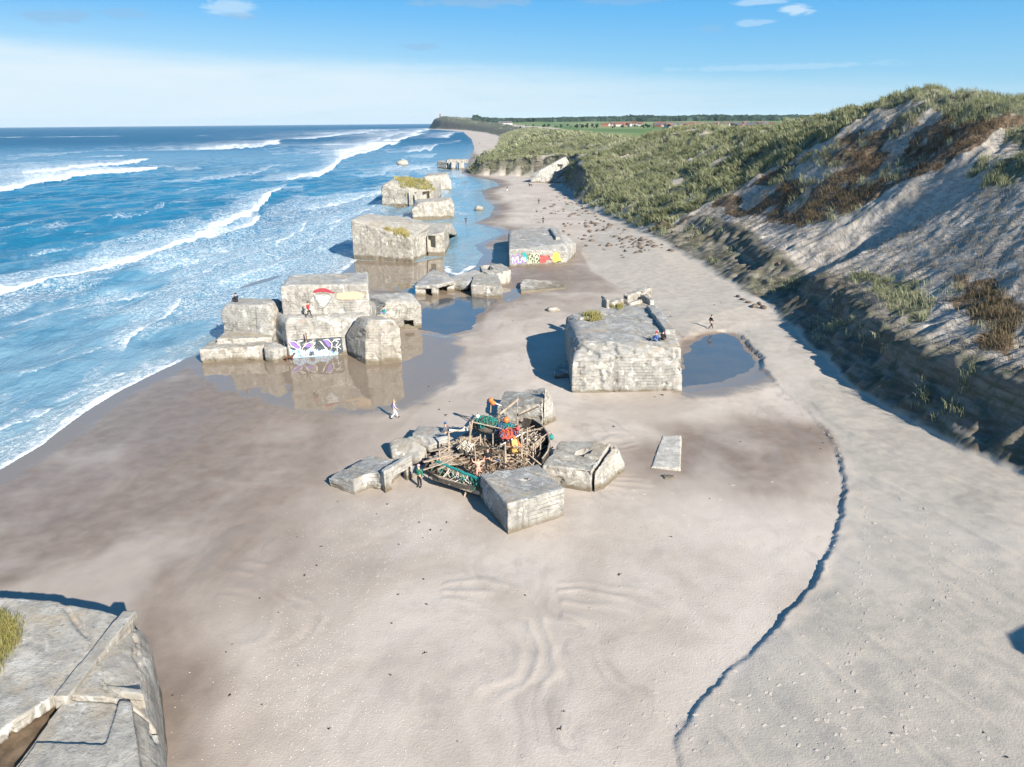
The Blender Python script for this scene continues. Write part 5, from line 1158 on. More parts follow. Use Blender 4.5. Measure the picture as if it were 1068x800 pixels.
for mt, cnt, sd in (('wood', 60, 1), ('wood_brown', 80, 2), ('wood', 50, 3)):
    r9 = random.Random(sd); m = MB()
    for i in range(cnt):
        u = r9.random(); v = r9.random(); p = D[0].lerp(D[5], u).lerp(D[2].lerp(D[3], u), v)+Vector((0, 0, r9.uniform(0, 1.0)*(1.2 if u > .4 else .6)))
        an = r9.uniform(0, 6.28); l = r9.uniform(.4, 1.5); d = Vector((math.cos(an), math.sin(an), r9.gauss(0, .55)))*l/2
        q0, q1 = p-d, p+d; q0.z = max(q0.z, ZB+.02); q1.z = max(q1.z, ZB+.02); m.bar(L(q0), L(q1), r9.uniform(.025, .055), r9.uniform(.02, .04), 5)
    ob = m.build('driftwood_jumble', M[mt], ship); ob['kind'] = 'stuff'
def heap(name, px, z, rx, ry, rz, mat, label, cat, loops, mats, seed, lw=.03):
    r = random.Random(seed); c = G(px[0], px[1], z); t = empty(name, c, label, cat)
    mb = MB(); mb.ball((0, 0, 0), 1.0, rx, ry, rz, seed=seed*1.3, rings=10, segs=16); mb.build('mound', M[mat], t, True)
    for k, mt in enumerate(mats):
        m = MB()
        for i in range(loops):
            a = r.uniform(0, 6.28); e = r.uniform(.2, 1.0); rr = r.uniform(.7, 1.08); p = Vector((rx*math.cos(a)*e*rr, ry*math.sin(a)*e*rr, rz*(1-e*e*.7)**.5*rr))
            q = r.uniform(.08, .24); n_ = Vector((r.gauss(0, 1), r.gauss(0, 1), r.gauss(0, 1))).normalized(); u = n_.orthogonal().normalized(); v = n_.cross(u)
            m.tube([p+(u*math.cos(s*.9)+v*math.sin(s*.9))*q*(1+.2*math.sin(s*2.1)) for s in range(7)], lw, 4)
        m.build('coil', M[mt], t)
    return t
heap('net_heap', (507, 444), 2.4, 1.05, .8, .55, 'wood_dark', 'heap of dark green fishing net on the driftwood ship', 'fishing net', 75, ('net_green', 'rope_teal', 'wood_dark'), 3)
heap('net_heap', (526, 448), 2.3, .7, .6, .45, 'wood_dark', 'mixed teal and blue rope pile beside the green net heap', 'rope pile', 34, ('rope_teal', 'rope_blue', 'net_green'), 4)
heap('rope_heap', (530, 455), 2.1, .75, .55, .45, 'rope_red', 'red rope heap in the middle of the driftwood ship', 'rope pile', 40, ('rope_red', 'float_orange', 'rope_blue'), 5)
heap('rubble_heap', (556, 462), 1.3, .9, 1.1, .5, 'wood', 'grey heap of driftwood scraps inside the tarred bulwark', 'driftwood heap', 40, ('wood', 'wood_dark', 'rope_white'), 6, .05)
heap('rope_heap', (486, 470), 1.5, .6, .55, .45, 'wood_dark', 'pale tangle of bleached rope at the left of the cabin', 'rope pile', 40, ('rope_white', 'wood'), 7, .035)
# teal net draped along the left rail
t = empty('rail_net', G(478, 492, 1.5), 'teal net and rope draped over the left rail of the driftwood ship', 'fishing net'); o_ = t.location
P = [G(456+i*4.4, 482+i*1.75+rs.uniform(-.6, .6), 1.75) for i in range(11)]
mb = MB(); mb.tube([p-o_ for p in P], .11, 6); mb.build('net_roll', M['rope_teal'], t)
for i in range(16):
    mb = MB(); q = P[rs.randrange(10)].lerp(P[min(10, rs.randrange(11))], rs.random()*.3)-o_; mb.tube([q, q+Vector((rs.uniform(-.3, .3), rs.uniform(-.5, -.1), -.3)), q+Vector((rs.uniform(-.9, .9), rs.uniform(-.6, -.2), -.75))], .02, 4)
    mb.build('hanging_rope', M['rope_white'], t)
for i in range(16):
    mb = MB(); q = P[rs.randrange(11)]-o_; mb.tube([q, q+Vector((rs.uniform(-.3, .3), rs.uniform(-.5, -.1), -.25)), q+Vector((rs.uniform(-.5, .5), rs.uniform(-.6, -.2), -.6))], .03, 4)
    mb.build('hanging_rope', M['net_green'], t)
# oilskin hanging from the frame
c = at(536.5, 465, Y0-.6); t = empty('oilskin_coat', c, 'yellow oilskin coat with orange sleeves hanging between two posts', 'coat')
mb = MB(); mb.hull([Vector(v) for v in ((-.32, -.08, -.62), (.34, -.08, -.60), (.30, .1, -.6), (-.3, .1, -.6), (-.24, -.1, .45), (.22, -.1, .45), (.2, .1, .45), (-.2, .1, .45), (0, -.14, -.1), (.1, -.02, .62))], .05); mb.build('body', M['oil_yellow'], t, True)
for s in (-1, 1):
    mb = MB(); mb.bar((s*.2, 0, .42), (s*.50, -.05, -.15), .11, .09, 8); mb.build('sleeve', M['float_orange'], t, True)
mb = MB(); mb.ball((0, .02, .66), .16, 1, .8, 1); mb.build('hood', M['float_orange'], t, True)
# pallet below it
c = at(536, 481, Y0-1.2); t = empty('pallet', c, 'bleached wooden pallet standing upright under the yellow oilskin', 'pallet')
for k in range(5):
    mb = MB(); mb.plank((-.6, 0, -.5+k*.25), (.6, 0, -.5+k*.25), .03, .13, (0, 0, 1)); mb.build('slat', M['wood'], t)
for s in (-.55, 0, .55):
    mb = MB(); mb.plank((s, .05, -.6), (s, .05, .6), .08, .06, (1, 0, 0)); mb.build('stringer', M['wood'], t)
# orange bird-like figure on a post
c = at(512, 419, G(511, 446, ZB).y); t = empty('bird_figure', c, 'orange bird-like float figure with a long pale beak on the tallest left post', 'figure')
mb = MB(); mb.ball((0, 0, .12), .22, 1, .9, 1.1); mb.build('head', M['float_orange'], t, True)
mb = MB(); mb.ball((.18, 0, -.12), .2, 1.2, .8, 1); mb.build('neck', M['float_orange'], t, True)
mb = MB(); mb.bar((.25, 0, -.1), (1.0, -.1, -.38), .09, .03, 8); mb.build('beak', M['rope_white'], t, True)
for i, (px, py, Y, m_, lab, r_) in enumerate(((528, 438, Y0+2.0, 'float_orange', 'orange fishing float on the rear rail of the driftwood ship', .24), (575, 456, Y0+1, 'rope_teal', 'teal float hung outside the tarred bulwark', .2), (540, 447, Y0+1, 'p_red', 'red fishing float above the red rope heap', .17), (498, 434, Y0+2.2, 'rope_white', 'white float on the dark green net heap', .16))):
    c = at(px, py, Y); t = empty('fishing_float', c, lab, 'fishing float'); mb = MB(); mb.ball((0, 0, 0), r_, 1, 1, 1.15, rings=8, segs=12); mb.build('ball', M[m_], t, True); mb = MB(); mb.bar((0, 0, r_), (0, 0, r_*1.7), .03); mb.build('eyelet', M['wood_dark'], t)
c = at(517, 483, Y0-1.0); t = empty('painted_barrel', c, 'small red white and blue drum on the ship deck', 'drum')
mb = MB(); mb.bar((-.32, 0, 0), (-.1, 0, 0), .28, .28, 12); mb.build('band', M['p_red'], t); mb = MB(); mb.bar((-.1, 0, 0), (.12, 0, 0), .275, .275, 12); mb.build('band', M['p_white'], t); mb = MB(); mb.bar((.12, 0, 0), (.34, 0, 0), .28, .28, 12); mb.build('band', M['p_blue'], t)
dk = lambda px, py: G(px, py, ZB+.1)
person('person in a salmon top with raised arms on the driftwood ship', dk(499, 499), 200, 'armsup', 'c_salmon', 'c_salmon', 'hair_dark', scale=.92)
person('person in black standing inside the cabin of the driftwood ship', dk(509, 490), 180, 'stand', 'c_black', 'c_black', 'hair_dark')
person('person in grey with a dark blue hat at the left edge of the driftwood ship', G(465.5, 462, .6), 60, 'hips', 'c_grey', 'c_grey', 'hair_dark', 'c_blue')
c = at(478, 449, Y0+.9); t = empty('driftwood_branch', c, 'bleached white branch sticking out from the left posts', 'branch')
mb = MB(); mb.tube([Vector((-.7, 0, .05)), Vector((-.2, .1, -.05)), Vector((.3, 0, .0)), Vector((.75, .1, .02))], .08, 7); mb.build('stem', M['rope_white'], t); mb = MB(); mb.tube([Vector((.3, 0, 0)), Vector((.5, 0, .3))], .05); mb.build('twig', M['rope_white'], t)
# ------------------------------------------------------------------ dune grass, scrub, litter, village
def scatter(n, y0, y1, x0, x1, kind, seed, thr=.35):
    fs = 1.0 if y1 <= 160 else (.5 if y1 < 500 else .15)
    r = np.random.default_rng(seed); v = r.uniform(0, 1, n); y = (y0+20)*((y1+20)/(y0+20))**v-20; x = x0+(x1-x0)*r.uniform(0, 1, n)
    T = terrain(x, y, True); veg, br = masks(x, y, T); m = veg if kind == 'veg' else br
    pr = sstep(thr-.2, thr+.35, m)*sstep(-.35, .15, fbm(x*.35, y*.35, 3, 140)+.18); pr = pr*sstep(-.28, .12, fbm(x*fs, y*fs*.8, 3, 141)); k = r.uniform(0, 1, n) < pr*1.25
    if kind == 'veg': k &= (T['s'] > .4)
    return np.stack([x, y, T['z']], 1)[k]
def scatter_slope(n):
    r = np.random.default_rng(77); y = r.uniform(40, 165, n); x = 34+62*r.uniform(0, 1, n); T = terrain(x, y, True); veg, br = masks(x, y, T)
    k = (T['t2'] > .01)*(1-veg)*(1-br)*sstep(-.25, .35, fbm(x*.12, y*.12, 4, 145)+.05)*.6 > r.uniform(0, 1, n); return np.stack([x, y, T['z']], 1)[k]
near = scatter(70000, 20, 150, 24, 125, 'veg', 5); mid = scatter(120000, 150, 420, -25, 130, 'veg', 6)
far = scatter(26000, 420, 1500, -45, 130, 'veg', 7)
LEAN = (-.62, -.38)
tag(tufts('marram_grass', near, M['marram'], None, 10, (.5, 1.0), .045, .28, LEAN, seed=8), 'wind-combed marram grass on the near dune', None, None, 'stuff')
tag(tufts('marram_grass', mid, M['marram'], None, 8, (.7, 1.3), .12, .40, LEAN, seed=9), 'wind-combed marram grass on the long dune face', None, None, 'stuff')
tag(tufts('marram_grass', far, M['marram'], None, 6, (1.0, 1.8), .45, 1.0, LEAN, seed=10), 'marram grass on the far headland', None, None, 'stuff')
sc1 = scatter(60000, 40, 260, 28, 110, 'br', 12); stub = scatter_slope(60000)
tag(tufts('rose_scrub', sc1, M['scrub'], None, 9, (.35, .8), .05, .35, (-.4, -.25), seed=13), 'low brown rose scrub on the dune slope', None, None, 'stuff')
tag(tufts('dead_stubble', stub, M['stubble'], None, 6, (.15, .4), .035, .25, (.3, -.3), seed=15), 'sparse dead grass stubble on the sand slope', None, None, 'stuff')
# turf clods washed out of the dune foot
r = random.Random(31); protos = []
for i in range(5):
    m = MB(); m.ball((0, 0, .18), .5, r.uniform(.9, 1.5), r.uniform(.6, .9), r.uniform(.45, .7), seed=i*3.3+1, rings=7, segs=10); protos.append(mesh_from('turf_clod', m.V, m.F, True)); protos[-1].materials.append(M['clod'])
line = [(585, 205), (600, 213), (616, 222), (632, 232), (650, 241), (664, 248), (678, 253), (694, 256)]
clods = []
for i in range(160):
    k = r.random()*(len(line)-1); j = int(k); f = k-j; x = line[j][0]*(1-f)+line[j+1][0]*f; y = line[j][1]*(1-f)+line[j+1][1]*f
    back = r.random()**2.2; x += -back*45+r.uniform(-3, 3); y += back*12+r.uniform(-2, 3); clods.append((x, y))
for q in ((775, 313), (781, 316), (787, 320), (770, 310), (792, 318), (796, 322), (812, 276), (700, 262), (707, 257)): clods.append(q)
for x, y in clods:
    h = gz(x, y); o = bpy.data.objects.new('turf_clod', r.choice(protos)); COL.objects.link(o); s = r.uniform(.4, 1.25); o.location = h; o.scale = (s, s*r.uniform(.7, 1.1), s*.9); o.rotation_euler = (0, 0, r.uniform(0, 6.28))
    tag(o, 'dark turf clod in the rows washed out along the dune foot', 'turf clod', 'turf clods along the dune foot')
# black weed scraps on the open sand
wp = []
for i in range(4):
    m = MB()
    for k in range(5):
        a = r.uniform(0, 6.28); c = Vector((r.uniform(-.1, .1), r.uniform(-.1, .1), .02)); m.tube([c, c+Vector((math.cos(a)*.14, math.sin(a)*.10, .05)), c+Vector((math.cos(a+.5)*.28, math.sin(a+.5)*.2, .02))], .03, 5)
    m.ball((0, 0, .03), .09, 1.4, 1, .6, seed=i+.5, rings=5, segs=8); wp.append(mesh_from('weed_scrap', m.V, m.F, True)); wp[-1].materials.append(M['weed'])
ws = [(415, 620), (445, 630), (449, 553), (434, 546), (442, 604), (408, 650), (443, 681), (464, 683), (311, 694), (242, 672), (290, 639), (391, 738), (407, 704), (343, 760), (477, 773), (535, 791), (645, 600), (646, 599), (548, 621), (525, 716), (588, 742), (584, 760), (236, 680), (266, 686), (271, 624), (273, 735), (240, 725), (368, 528), (352, 523), (393, 536), (404, 526), (404, 517), (441, 561), (437, 545), (416, 568), (417, 574), (330, 590), (335, 570), (318, 600), (243, 668), (310, 560), (460, 553), (466, 545), (600, 533), (772, 461), (690, 412), (683, 414), (735, 411), (845, 447), (868, 457), (856, 468), (843, 480), (845, 493), (858, 462), (700, 560), (700, 638), (930, 765), (1026, 764), (1050, 790), (992, 780), (180, 725), (560, 440), (640, 445), (612, 440), (760, 505), (740, 520), (480, 340), (520, 345), (535, 335), (548, 318), (447, 403), (453, 412), (469, 419), (458, 427), (465, 433), (540, 300), (570, 306), (603, 236), (620, 282), (655, 300), (668, 318), (700, 330), (655, 268), (720, 300), (745, 318), (752, 316), (735, 286)]
for x, y in ws[::2]+ws[1::4]:
    h = gz(x, y); o = bpy.data.objects.new('weed_scrap', r.choice(wp)); COL.objects.link(o); o.location = h; s = r.uniform(.16, .42)*(1 if y > 450 else 1.7); o.scale = (s, s, s); o.rotation_euler = (0, 0, r.uniform(0, 6.28))
    tag(o, 'scrap of dark seaweed lying on the bare sand', 'seaweed', 'seaweed scraps scattered on the sand')
# pale shell litter
rr = np.random.default_rng(4); V = []; F = []
def litter(n, cx, cy, sx, sy, rot, smin, smax):
    a = rr.normal(0, 1, (n, 2)); c, s = math.cos(rot), math.sin(rot); px = cx+a[:, 0]*sx*c-a[:, 1]*sy*s; py = cy+a[:, 0]*sx*s+a[:, 1]*sy*c
    for u, v in zip(px, py):
        if v > 830 or v < 520 or u < 170: continue
        p = G(u, v, .3); z = float(terrain(np.array([p.x]), np.array([p.y]))[0]); p = G(u, v, z); q = rr.uniform(smin, smax); t0 = rr.uniform(0, 6.28); k = len(V)
        for i in range(5): V.append((p.x+math.cos(t0+i*1.257)*q, p.y+math.sin(t0+i*1.257)*q*rr.uniform(.5, 1), z+.015))
        V.append((p.x, p.y, z+.015+q*.5))
        for i in range(5): F.append((k+i, k+(i+1) % 5, k+5))
litter(700, 325, 655, 26, 60, .15, .010, .028); litter(260, 380, 580, 30, 26, .6, .010, .025); litter(260, 330, 745, 60, 34, .2, .012, .03); litter(200, 430, 690, 120, 70, 0, .012, .028); litter(160, 420, 540, 40, 18, .3, .015, .035)
tag(link('shell_litter', mesh_from('shell_litter', V, F), None, M['litter']), 'pale shell fragments scattered over the sand', None, None, 'stuff')

# trodden footprints: shallow dents with a pushed-up rim
V = []; F = []; fr_ = random.Random(12)
FP = []
def foot(x, y, hd): FP.append((x, y, hd))
def trail(P, wob=.25, step=.72):
    W = [Vector(gz(*p)) for p in P]
    for a, b in zip(W[:-1], W[1:]):
        d = Vector((b.x-a.x, b.y-a.y, 0)); n_ = int(d.length/step); hd = math.atan2(d.y, d.x); sd = Vector((-d.y, d.x, 0)).normalized()
        for i in range(n_):
            p = a+d*(i/max(1, n_))+sd*((.13 if i % 2 else -.13)+fr_.gauss(0, wob*.3)); foot(p.x+fr_.gauss(0, .04), p.y, hd+fr_.gauss(0, .12))
for P in (((690, 795), (740, 745), (880, 690), (1040, 590)), ((705, 760), (660, 700), (600, 610)), ((640, 795), (690, 700), (745, 610)), ((860, 790), (900, 640), (905, 520), (850, 430), (800, 380), (760, 340)), ((930, 780), (985, 640), (960, 520)),
          ((300, 790), (360, 660), (420, 560), (430, 515)), ((540, 790), (500, 680), (470, 580), (440, 520)), ((760, 335), (720, 300), (650, 262), (600, 225)), ((1000, 770), (900, 740), (780, 760))): trail(P)
for i in range(170):
    px, py = fr_.uniform(600, 1060), fr_.uniform(500, 795)
    if px < 1060-(py-500)*.1: p = gz(px, py); foot(p.x, p.y, fr_.uniform(0, 6.28))
FA = np.array(FP); FZ = terrain(FA[:, 0], FA[:, 1])
for (x, y, hd), z in zip(FP, FZ):
    z = float(z)+.003; k = len(V); c, s = math.cos(hd), math.sin(hd); q = fr_.uniform(.65, 1.0)
    for rad, dz in ((1.45, -.010), (.98, .013*fr_.uniform(.5, 1.2)), (.60, .003)):
        for i in range(8):
            an = i*math.pi/4; u = math.cos(an)*.125*rad*q*fr_.uniform(.85, 1.15); v = math.sin(an)*.065*rad*q*fr_.uniform(.85, 1.15); V.append((x+u*c-v*s, y+u*s+v*c, z+dz*fr_.uniform(.6, 1.2)))
    V.append((x, y, z+.001))
    for j in (0, 8):
        for i in range(8): F.append((k+j+i, k+j+(i+1) % 8, k+j+8+(i+1) % 8, k+j+8+i))
    for i in range(8): F.append((k+16+i, k+16+(i+1) % 8, k+24))
tag(link('footprints', mesh_from('footprints', V, F, True), None, M['beach']), 'footprints trodden across the dry sand', None, None, 'stuff')

# village, farms and trees beyond the dunes
def house(px, py, Y, w, d, h, rh, yaw, wall, roof, label, group):
    x = at(px, py, Y).x; z = float(terrain(np.array([x]), np.array([float(Y)]))[0]); t = empty('house', (x, Y, z), label, 'house', group, math.radians(yaw))
    m = MB(); m.hull([Vector((i*w/2, j*d/2, k)) for i in (-1, 1) for j in (-1, 1) for k in (-1, h)]+[Vector((i*w/2, 0, h+rh*.95)) for i in (-1, 1)]); m.build('wall', M[wall], t)
    m = MB()
    for j in (-1, 1):
        e = Vector((0, j*(d/2+.4), h-.15)); rdg = Vector((0, 0, h+rh+.12))
        for q in ([Vector((i*(w/2+.4), 0, 0)) for i in (-1, 1)],):
            a, b = q; k = len(m.V); m.V += [a+e, b+e, b+rdg, a+rdg, a+e-Vector((0, 0, .3)), b+e-Vector((0, 0, .3)), b+rdg-Vector((0, 0, .3)), a+rdg-Vector((0, 0, .3))]
            for f in ((0, 1, 2, 3), (7, 6, 5, 4), (0, 4, 5, 1), (1, 5, 6, 2), (2, 6, 7, 3), (3, 7, 4, 0)): m.F.append(tuple(k+i for i in f))
    rf = m.build('roof', M[roof], t); m = MB(); m.hull(box((w*.25, 0), (1, 0), .9, .9, h+rh-.5, h+rh+1.3)); m.build('chimney', M['brick_wall'], rf)
    for i in (-1, 0, 1):
        m = MB(); m.hull([v+Vector((0, 0, 0)) for v in box((i*w*.3, -d/2-.01), (1, 0), 1.3, .1, 1.0, 2.4)]); m.build('window', M['dark'], t)
r = random.Random(8); vn = 0
for i in range(64):
    px = r.uniform(742, 806) if i < 26 else (r.uniform(676, 745) if i < 46 else r.uniform(625, 668)); Y = r.uniform(1500, 2300) if i < 46 else r.uniform(2000, 2500)
    red = r.random() < (.30 if i < 46 else .6); w = r.uniform(9, 20); wh = r.random() < .7
    house(px, 130, Y, w, r.uniform(9, 12), r.uniform(3.5, 5), r.uniform(3.5, 5.5), r.uniform(-50, 50), 'render_wall' if wh else 'brick_wall', 'tile_red' if red else 'slate_roof', ('distant %s house with a %s roof in the village beyond the dunes' % ('white' if wh else 'brick', 'red' if red else 'grey')), ('village houses: %s walls, %s roofs' % ('white' if wh else 'brick', 'red' if red else 'grey')))
house(527, 127, 2600, 46, 14, 6, 6, 5, 'render_wall', 'slate_roof', 'long white farmhouse far off on the hill above the distant beach', 'farm on the hill')
house(648, 131, 2100, 40, 12, 5, 5, 8, 'brick_wall', 'tile_red', 'long red farm building at the end of the green field', 'farm by the field')
# trees: crown of leaf clumps on a trunk
def tree_mesh(seed, hgt):
    q = np.random.default_rng(seed); n = 260; d = q.normal(0, 1, (n, 3)); d /= np.linalg.norm(d, axis=1)[:, None]; rad = q.uniform(.45, 1.0, n)[:, None]
    P = d*rad*np.array([hgt*.36, hgt*.36, hgt*.34])*(1+.25*np.sin(d[:, :1]*5+seed))+np.array([0, 0, hgt*.62]); s = hgt*.07
    u = q.normal(0, 1, (n, 3)); u /= np.linalg.norm(u, axis=1)[:, None]; v = np.cross(u, q.normal(0, 1, (n, 3))); v /= np.linalg.norm(v, axis=1)[:, None]
    V = np.stack([P-u*s-v*s, P+u*s-v*s*.7, P+u*s*.8+v*s, P-u*s*.7+v*s], 1).reshape(-1, 3); F = np.arange(n*4).reshape(-1, 4); return np_mesh('crown', V, F, False)
TC = [tree_mesh(i, 9) for i in range(4)]
for t_ in TC: t_.materials.append(M['forest'])
mtr = MB(); mtr.bar((0, 0, -.5), (0, 0, 5), .28, .12, 7); TR = mesh_from('trunk', mtr.V, mtr.F); TR.materials.append(M['wood_dark'])
for i in range(150):
    px = r.choice([r.uniform(672, 808), r.uniform(600, 680), r.uniform(740, 808), r.uniform(540, 620)]); Y = r.uniform(1350, 2600); x = at(px, 130, Y).x; z = float(terrain(np.array([x]), np.array([Y]))[0])
    t = empty('tree', (x, Y, z), 'dark bushy tree among the distant village houses and fields', 'tree', 'trees around the distant village'); t.scale = (r.uniform(.4, 1.0),)*3
    link('trunk', TR, t); o = link('crown', r.choice(TC), t)
# long dark woods on the horizon
q = np.random.default_rng(17); n = 9000
wx = []; 
for (x0, x1, Y0_, Y1_, hb, ht) in ((-200, 900, 4300, 4700, 26, 12), (600, 3600, 3600, 4300, 16, 20), (1500, 3400, 3300, 3500, 12, 26), (-100, 1200, 3900, 4100, 24, 10), (2600, 6000, 3400, 4300, 18, 22)):
    m = int(n*(x1-x0)/9000)+600; X = q.uniform(x0, x1, m); Yy = q.uniform(Y0_, Y1_, m); H0 = terrain(X, Yy)+ht*(.35+.65*vnoise(X*.006, Yy*.004, 5))*q.uniform(.6, 1.05, m); wx.append(np.stack([X, Yy, H0], 1)); wx.append(np.stack([X+q.normal(0, 6, m), Yy-4, H0*0+terrain(X, Yy)+ht*.3], 1))
P = np.concatenate(wx); m = len(P); s = q.uniform(5, 13, m)[:, None]
u = np.stack([np.cos(q.uniform(-.6, .6, m)), np.sin(q.uniform(-.6, .6, m)), q.uniform(-.3, .3, m)], 1)*s*1.6; v = np.stack([q.uniform(-.3, .3, m), q.uniform(-.8, .2, m), np.ones(m)], 1)*s*.8
V = np.stack([P-u-v, P+u-v, P+u*.7+v, P-u*.7+v], 1).reshape(-1, 3); o = link('forest', np_mesh('forest', V, np.arange(m*4).reshape(-1, 4), False), None, M['forest']); tag(o, 'dark blue-green forest belt along the horizon', None, None, 'stuff')
# small lighthouse on the far cape
c = at(459, 120, 3900); zc = float(terrain(np.array([c.x]), np.array([3900.]))[0]); t = empty('lighthouse', (c.x, 3900, zc), 'tiny lighthouse on the top of the far cape', 'lighthouse')
m = MB(); m.bar((0, 0, -2), (0, 0, 16), 3.2, 2.4, 12); m.build('tower', M['tile_red'], t); m = MB(); m.bar((0, 0, 16), (0, 0, 20), 1.8, 1.8, 10); m.bar((0, 0, 20), (0, 0, 22), 2.0, .2, 10); m.build('lantern', M['render_wall'], t)
# ------------------------------------------------------------------ sea air: a closed box of very thin haze
hb = [Vector((x, y, z)) for x in (-29000, 9000) for y in (-600, 29000) for z in (-9, 150)]
mb = MB(); mb.hull(hb); hz = mb.build('haze', None); hm = bpy.data.materials.new('haze_air'); hm.use_nodes = True; hm.node_tree.nodes.clear()
o_ = hm.node_tree.nodes.new('ShaderNodeOutputMaterial'); v_ = hm.node_tree.nodes.new('ShaderNodeVolumePrincipled'); v_.inputs['Color'].default_value = (.66, .83, .97, 1); v_.inputs['Density'].default_value = 2.2e-5; hm.node_tree.links.new(v_.outputs[0], o_.inputs['Volume'])
hz.data.materials.append(hm); tag(hz, 'thin sea haze over the coast', None, None, 'stuff')
# ------------------------------------------------------------------ camera, sun, sky
cam = bpy.data.cameras.new('camera'); co = bpy.data.objects.new('camera', cam); COL.objects.link(co)
cam.sensor_fit = 'HORIZONTAL'; cam.sensor_width = 36; cam.lens = 36*FPX/1068; cam.clip_start = .2; cam.clip_end = 200000
co.location = (0, 0, CAMH)
fw = Vector((0, CP, -SP)); up = Vector((0, SP, CP)); rt = Vector((1, 0, 0))
rx = rt*CR+up*(-SR)*-1*-1; 
# roll so that the horizon climbs to the right
r2 = rt*CR-up*SR; u2 = rt*SR+up*CR
co.matrix_world = Matrix(((r2.x, u2.x, -fw.x, 0), (r2.y, u2.y, -fw.y, 0), (r2.z, u2.z, -fw.z, CAMH), (0, 0, 0, 1)))
SC.camera = co
EL = math.radians(28); SD = Vector((.56, -.83, 0)).normalized()
sunv = Vector((SD.x*math.cos(EL), SD.y*math.cos(EL), math.sin(EL)))
sl = bpy.data.lights.new('sun', 'SUN'); sl.energy = 5.0; sl.angle = math.radians(.5); sl.color = (1.0, .93, .82)
so = bpy.data.objects.new('sun', sl); COL.objects.link(so); so.rotation_euler = sunv.to_track_quat('Z', 'Y').to_euler()
w = bpy.data.worlds.new('World'); SC.world = w; w.use_nodes = True; t = w.node_tree; t.nodes.clear()
def N(ty, **k):
    nd = t.nodes.new('ShaderNode'+ty)
    for a, b in k.items(): setattr(nd, a, b)
    return nd
out = N('OutputWorld'); bg = N('Background'); sky = N('TexSky'); sky.sky_type = 'NISHITA'; sky.sun_disc = False
sky.sun_elevation = EL; sky.sun_rotation = math.atan2(sunv.x, sunv.y); sky.altitude = 0; sky.air_density = 1.0; sky.dust_density = .3; sky.ozone_density = 2.5
bg.inputs[1].default_value = .11
tc = N('TexCoord'); sp = N('SeparateXYZ'); t.links.new(tc.outputs['Generated'], sp.inputs[0])
def mth(op, a, b=None, clamp=False):
    nd = N('Math', operation=op); nd.use_clamp = clamp
    for i, v in enumerate((a, b)):
        if v is None: continue
        if isinstance(v, (int, float)): nd.inputs[i].default_value = v
        else: t.links.new(v, nd.inputs[i])
    return nd.outputs[0]
def rng(v, a, b, lo=0, hi=1):
    nd = N('MapRange'); nd.interpolation_type = 'SMOOTHSTEP'; t.links.new(v, nd.inputs[0])
    for i, q in enumerate((a, b, lo, hi)):
        if isinstance(q, (int, float)): nd.inputs[i+1].default_value = q
        else: t.links.new(q, nd.inputs[i+1])
    return nd.outputs[0]
def nz(scale, sx, sy, sz, det=5, dist=.4):
    mp = N('Mapping'); t.links.new(tc.outputs['Generated'], mp.inputs[0]); mp.inputs[3].default_value = (sx, sy, sz)
    nn = N('TexNoise'); t.links.new(mp.outputs[0], nn.inputs['Vector']); nn.inputs['Scale'].default_value = scale; nn.inputs['Detail'].default_value = det; nn.inputs['Roughness'].default_value = .6; nn.inputs['Distortion'].default_value = dist
    return nn.outputs[0]
def mix(f, a, b):
    nd = N('Mix', data_type='RGBA'); 
    for i, v in ((0, f), (6, a), (7, b)):
        if isinstance(v, (int, float)): nd.inputs[i].default_value = v
        elif isinstance(v, tuple): nd.inputs[i].default_value = (*v, 1)
        else: t.links.new(v, nd.inputs[i])
    return nd.outputs[2]
az = mth('ARCTAN2', sp.outputs[0], sp.outputs[1]); elv = mth('ARCSINE', sp.outputs[2])
# veil of high stratus low over the sea, its upper edge sinking towards the land
edge = mth('SUBTRACT', .072, mth('MULTIPLY', az, .045))
edge = mth('ADD', edge, mth('MULTIPLY', mth('SUBTRACT', nz(3, 1, 1, 6), .5), .03))
veil = rng(elv, edge, mth('SUBTRACT', edge, .030))
veil = mth('MULTIPLY', veil, rng(az, .60, -.35, .25, 1.0))
veil = mth('MULTIPLY', veil, rng(nz(5, 1, 1, 9), .25, .55, .65, 1))
col = sky.outputs[0]
hs = N('HueSaturation'); hs.inputs['Saturation'].default_value = 1.1; hs.inputs['Value'].default_value = 1.0; t.links.new(col, hs.inputs['Color']); col = hs.outputs[0]
grad = mix(rng(elv, -.02, .17), (1.5, 2.95, 3.92), (.22, 1.80, 3.85))
grad = mix(rng(elv, .2, 1.1), grad, (.12, .58, 1.65))
grad = mix(mth('MULTIPLY', rng(az, .35, -.7, 0, .75), rng(elv, .16, .0)), grad, (2.9, 3.7, 4.2))
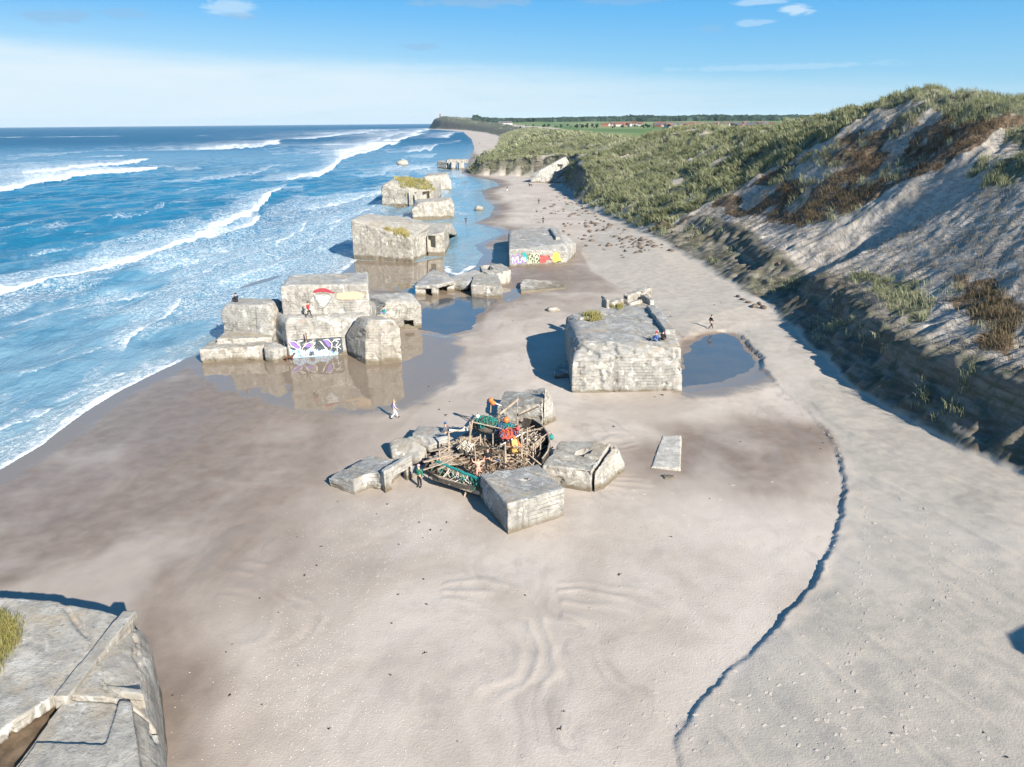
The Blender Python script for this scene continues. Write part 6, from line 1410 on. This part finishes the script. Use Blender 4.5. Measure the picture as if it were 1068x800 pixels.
sc_ = N('Mix', data_type='RGBA', blend_type='MULTIPLY'); sc_.inputs[0].default_value = 1; t.links.new(col, sc_.inputs[6]); sc_.inputs[7].default_value = (.6, .6, .6, 1); col = sc_.outputs[2]
col = mix(.85, col, grad)
col = mix(veil, col, (3.2, 3.8, 4.2))
# a few small scraps of cloud
def scrap(px, py, wx, wy, amt, c, sc=30):
    global col
    dx, dy, dz = ray(px, py); a0 = math.atan2(dx, dy); e0 = math.asin(dz/math.sqrt(dx*dx+dy*dy+dz*dz))
    qa = mth('DIVIDE', mth('SUBTRACT', az, a0), wx/FPX); qe = mth('DIVIDE', mth('SUBTRACT', elv, e0), wy/FPX)
    r = mth('SQRT', mth('ADD', mth('MULTIPLY', qa, qa), mth('MULTIPLY', qe, qe)))
    f = mth('MULTIPLY', rng(mth('ADD', r, mth('MULTIPLY', mth('SUBTRACT', nz(sc, 1, 1, 3, 6, .8), .5), 2.4)), 1.05, .45), amt)
    col = mix(f, col, c)
GR = (1.33, 2.26, 3.35); WH = (3.43, 3.98, 4.37)
for a in ((60, 17, 40, 6, .55, GR), (128, 14, 30, 5, .4, GR), (243, 8, 26, 8, .7, (2.34, 3.28, 4.13)), (250, 16, 18, 3, .5, GR), (440, 49, 22, 4, .5, GR), (490, 2, 60, 6, .6, GR), (640, 0, 50, 5, .4, GR), (739, 30, 16, 3, .4, GR), (795, 2, 24, 3, .4, WH), (829, 10, 15, 5, .6, WH), (785, 24, 22, 3, .3, WH), (410, 70, 160, 3, .12, WH), (810, 70, 120, 3, .2, WH)): scrap(*a)
t.links.new(col, bg.inputs[0]); t.links.new(bg.outputs[0], out.inputs[0])
SC.view_settings.view_transform = 'Standard'; SC.view_settings.look = 'None'; SC.view_settings.exposure = EXPOSURE; SC.view_settings.gamma = 1; SC.view_settings.use_curve_mapping = False
SC.render.engine = 'CYCLES'
SC.cycles.use_denoising = True; SC.cycles.max_bounces = 5; SC.cycles.diffuse_bounces = 3; SC.cycles.glossy_bounces = 3; SC.cycles.volume_bounces = 0
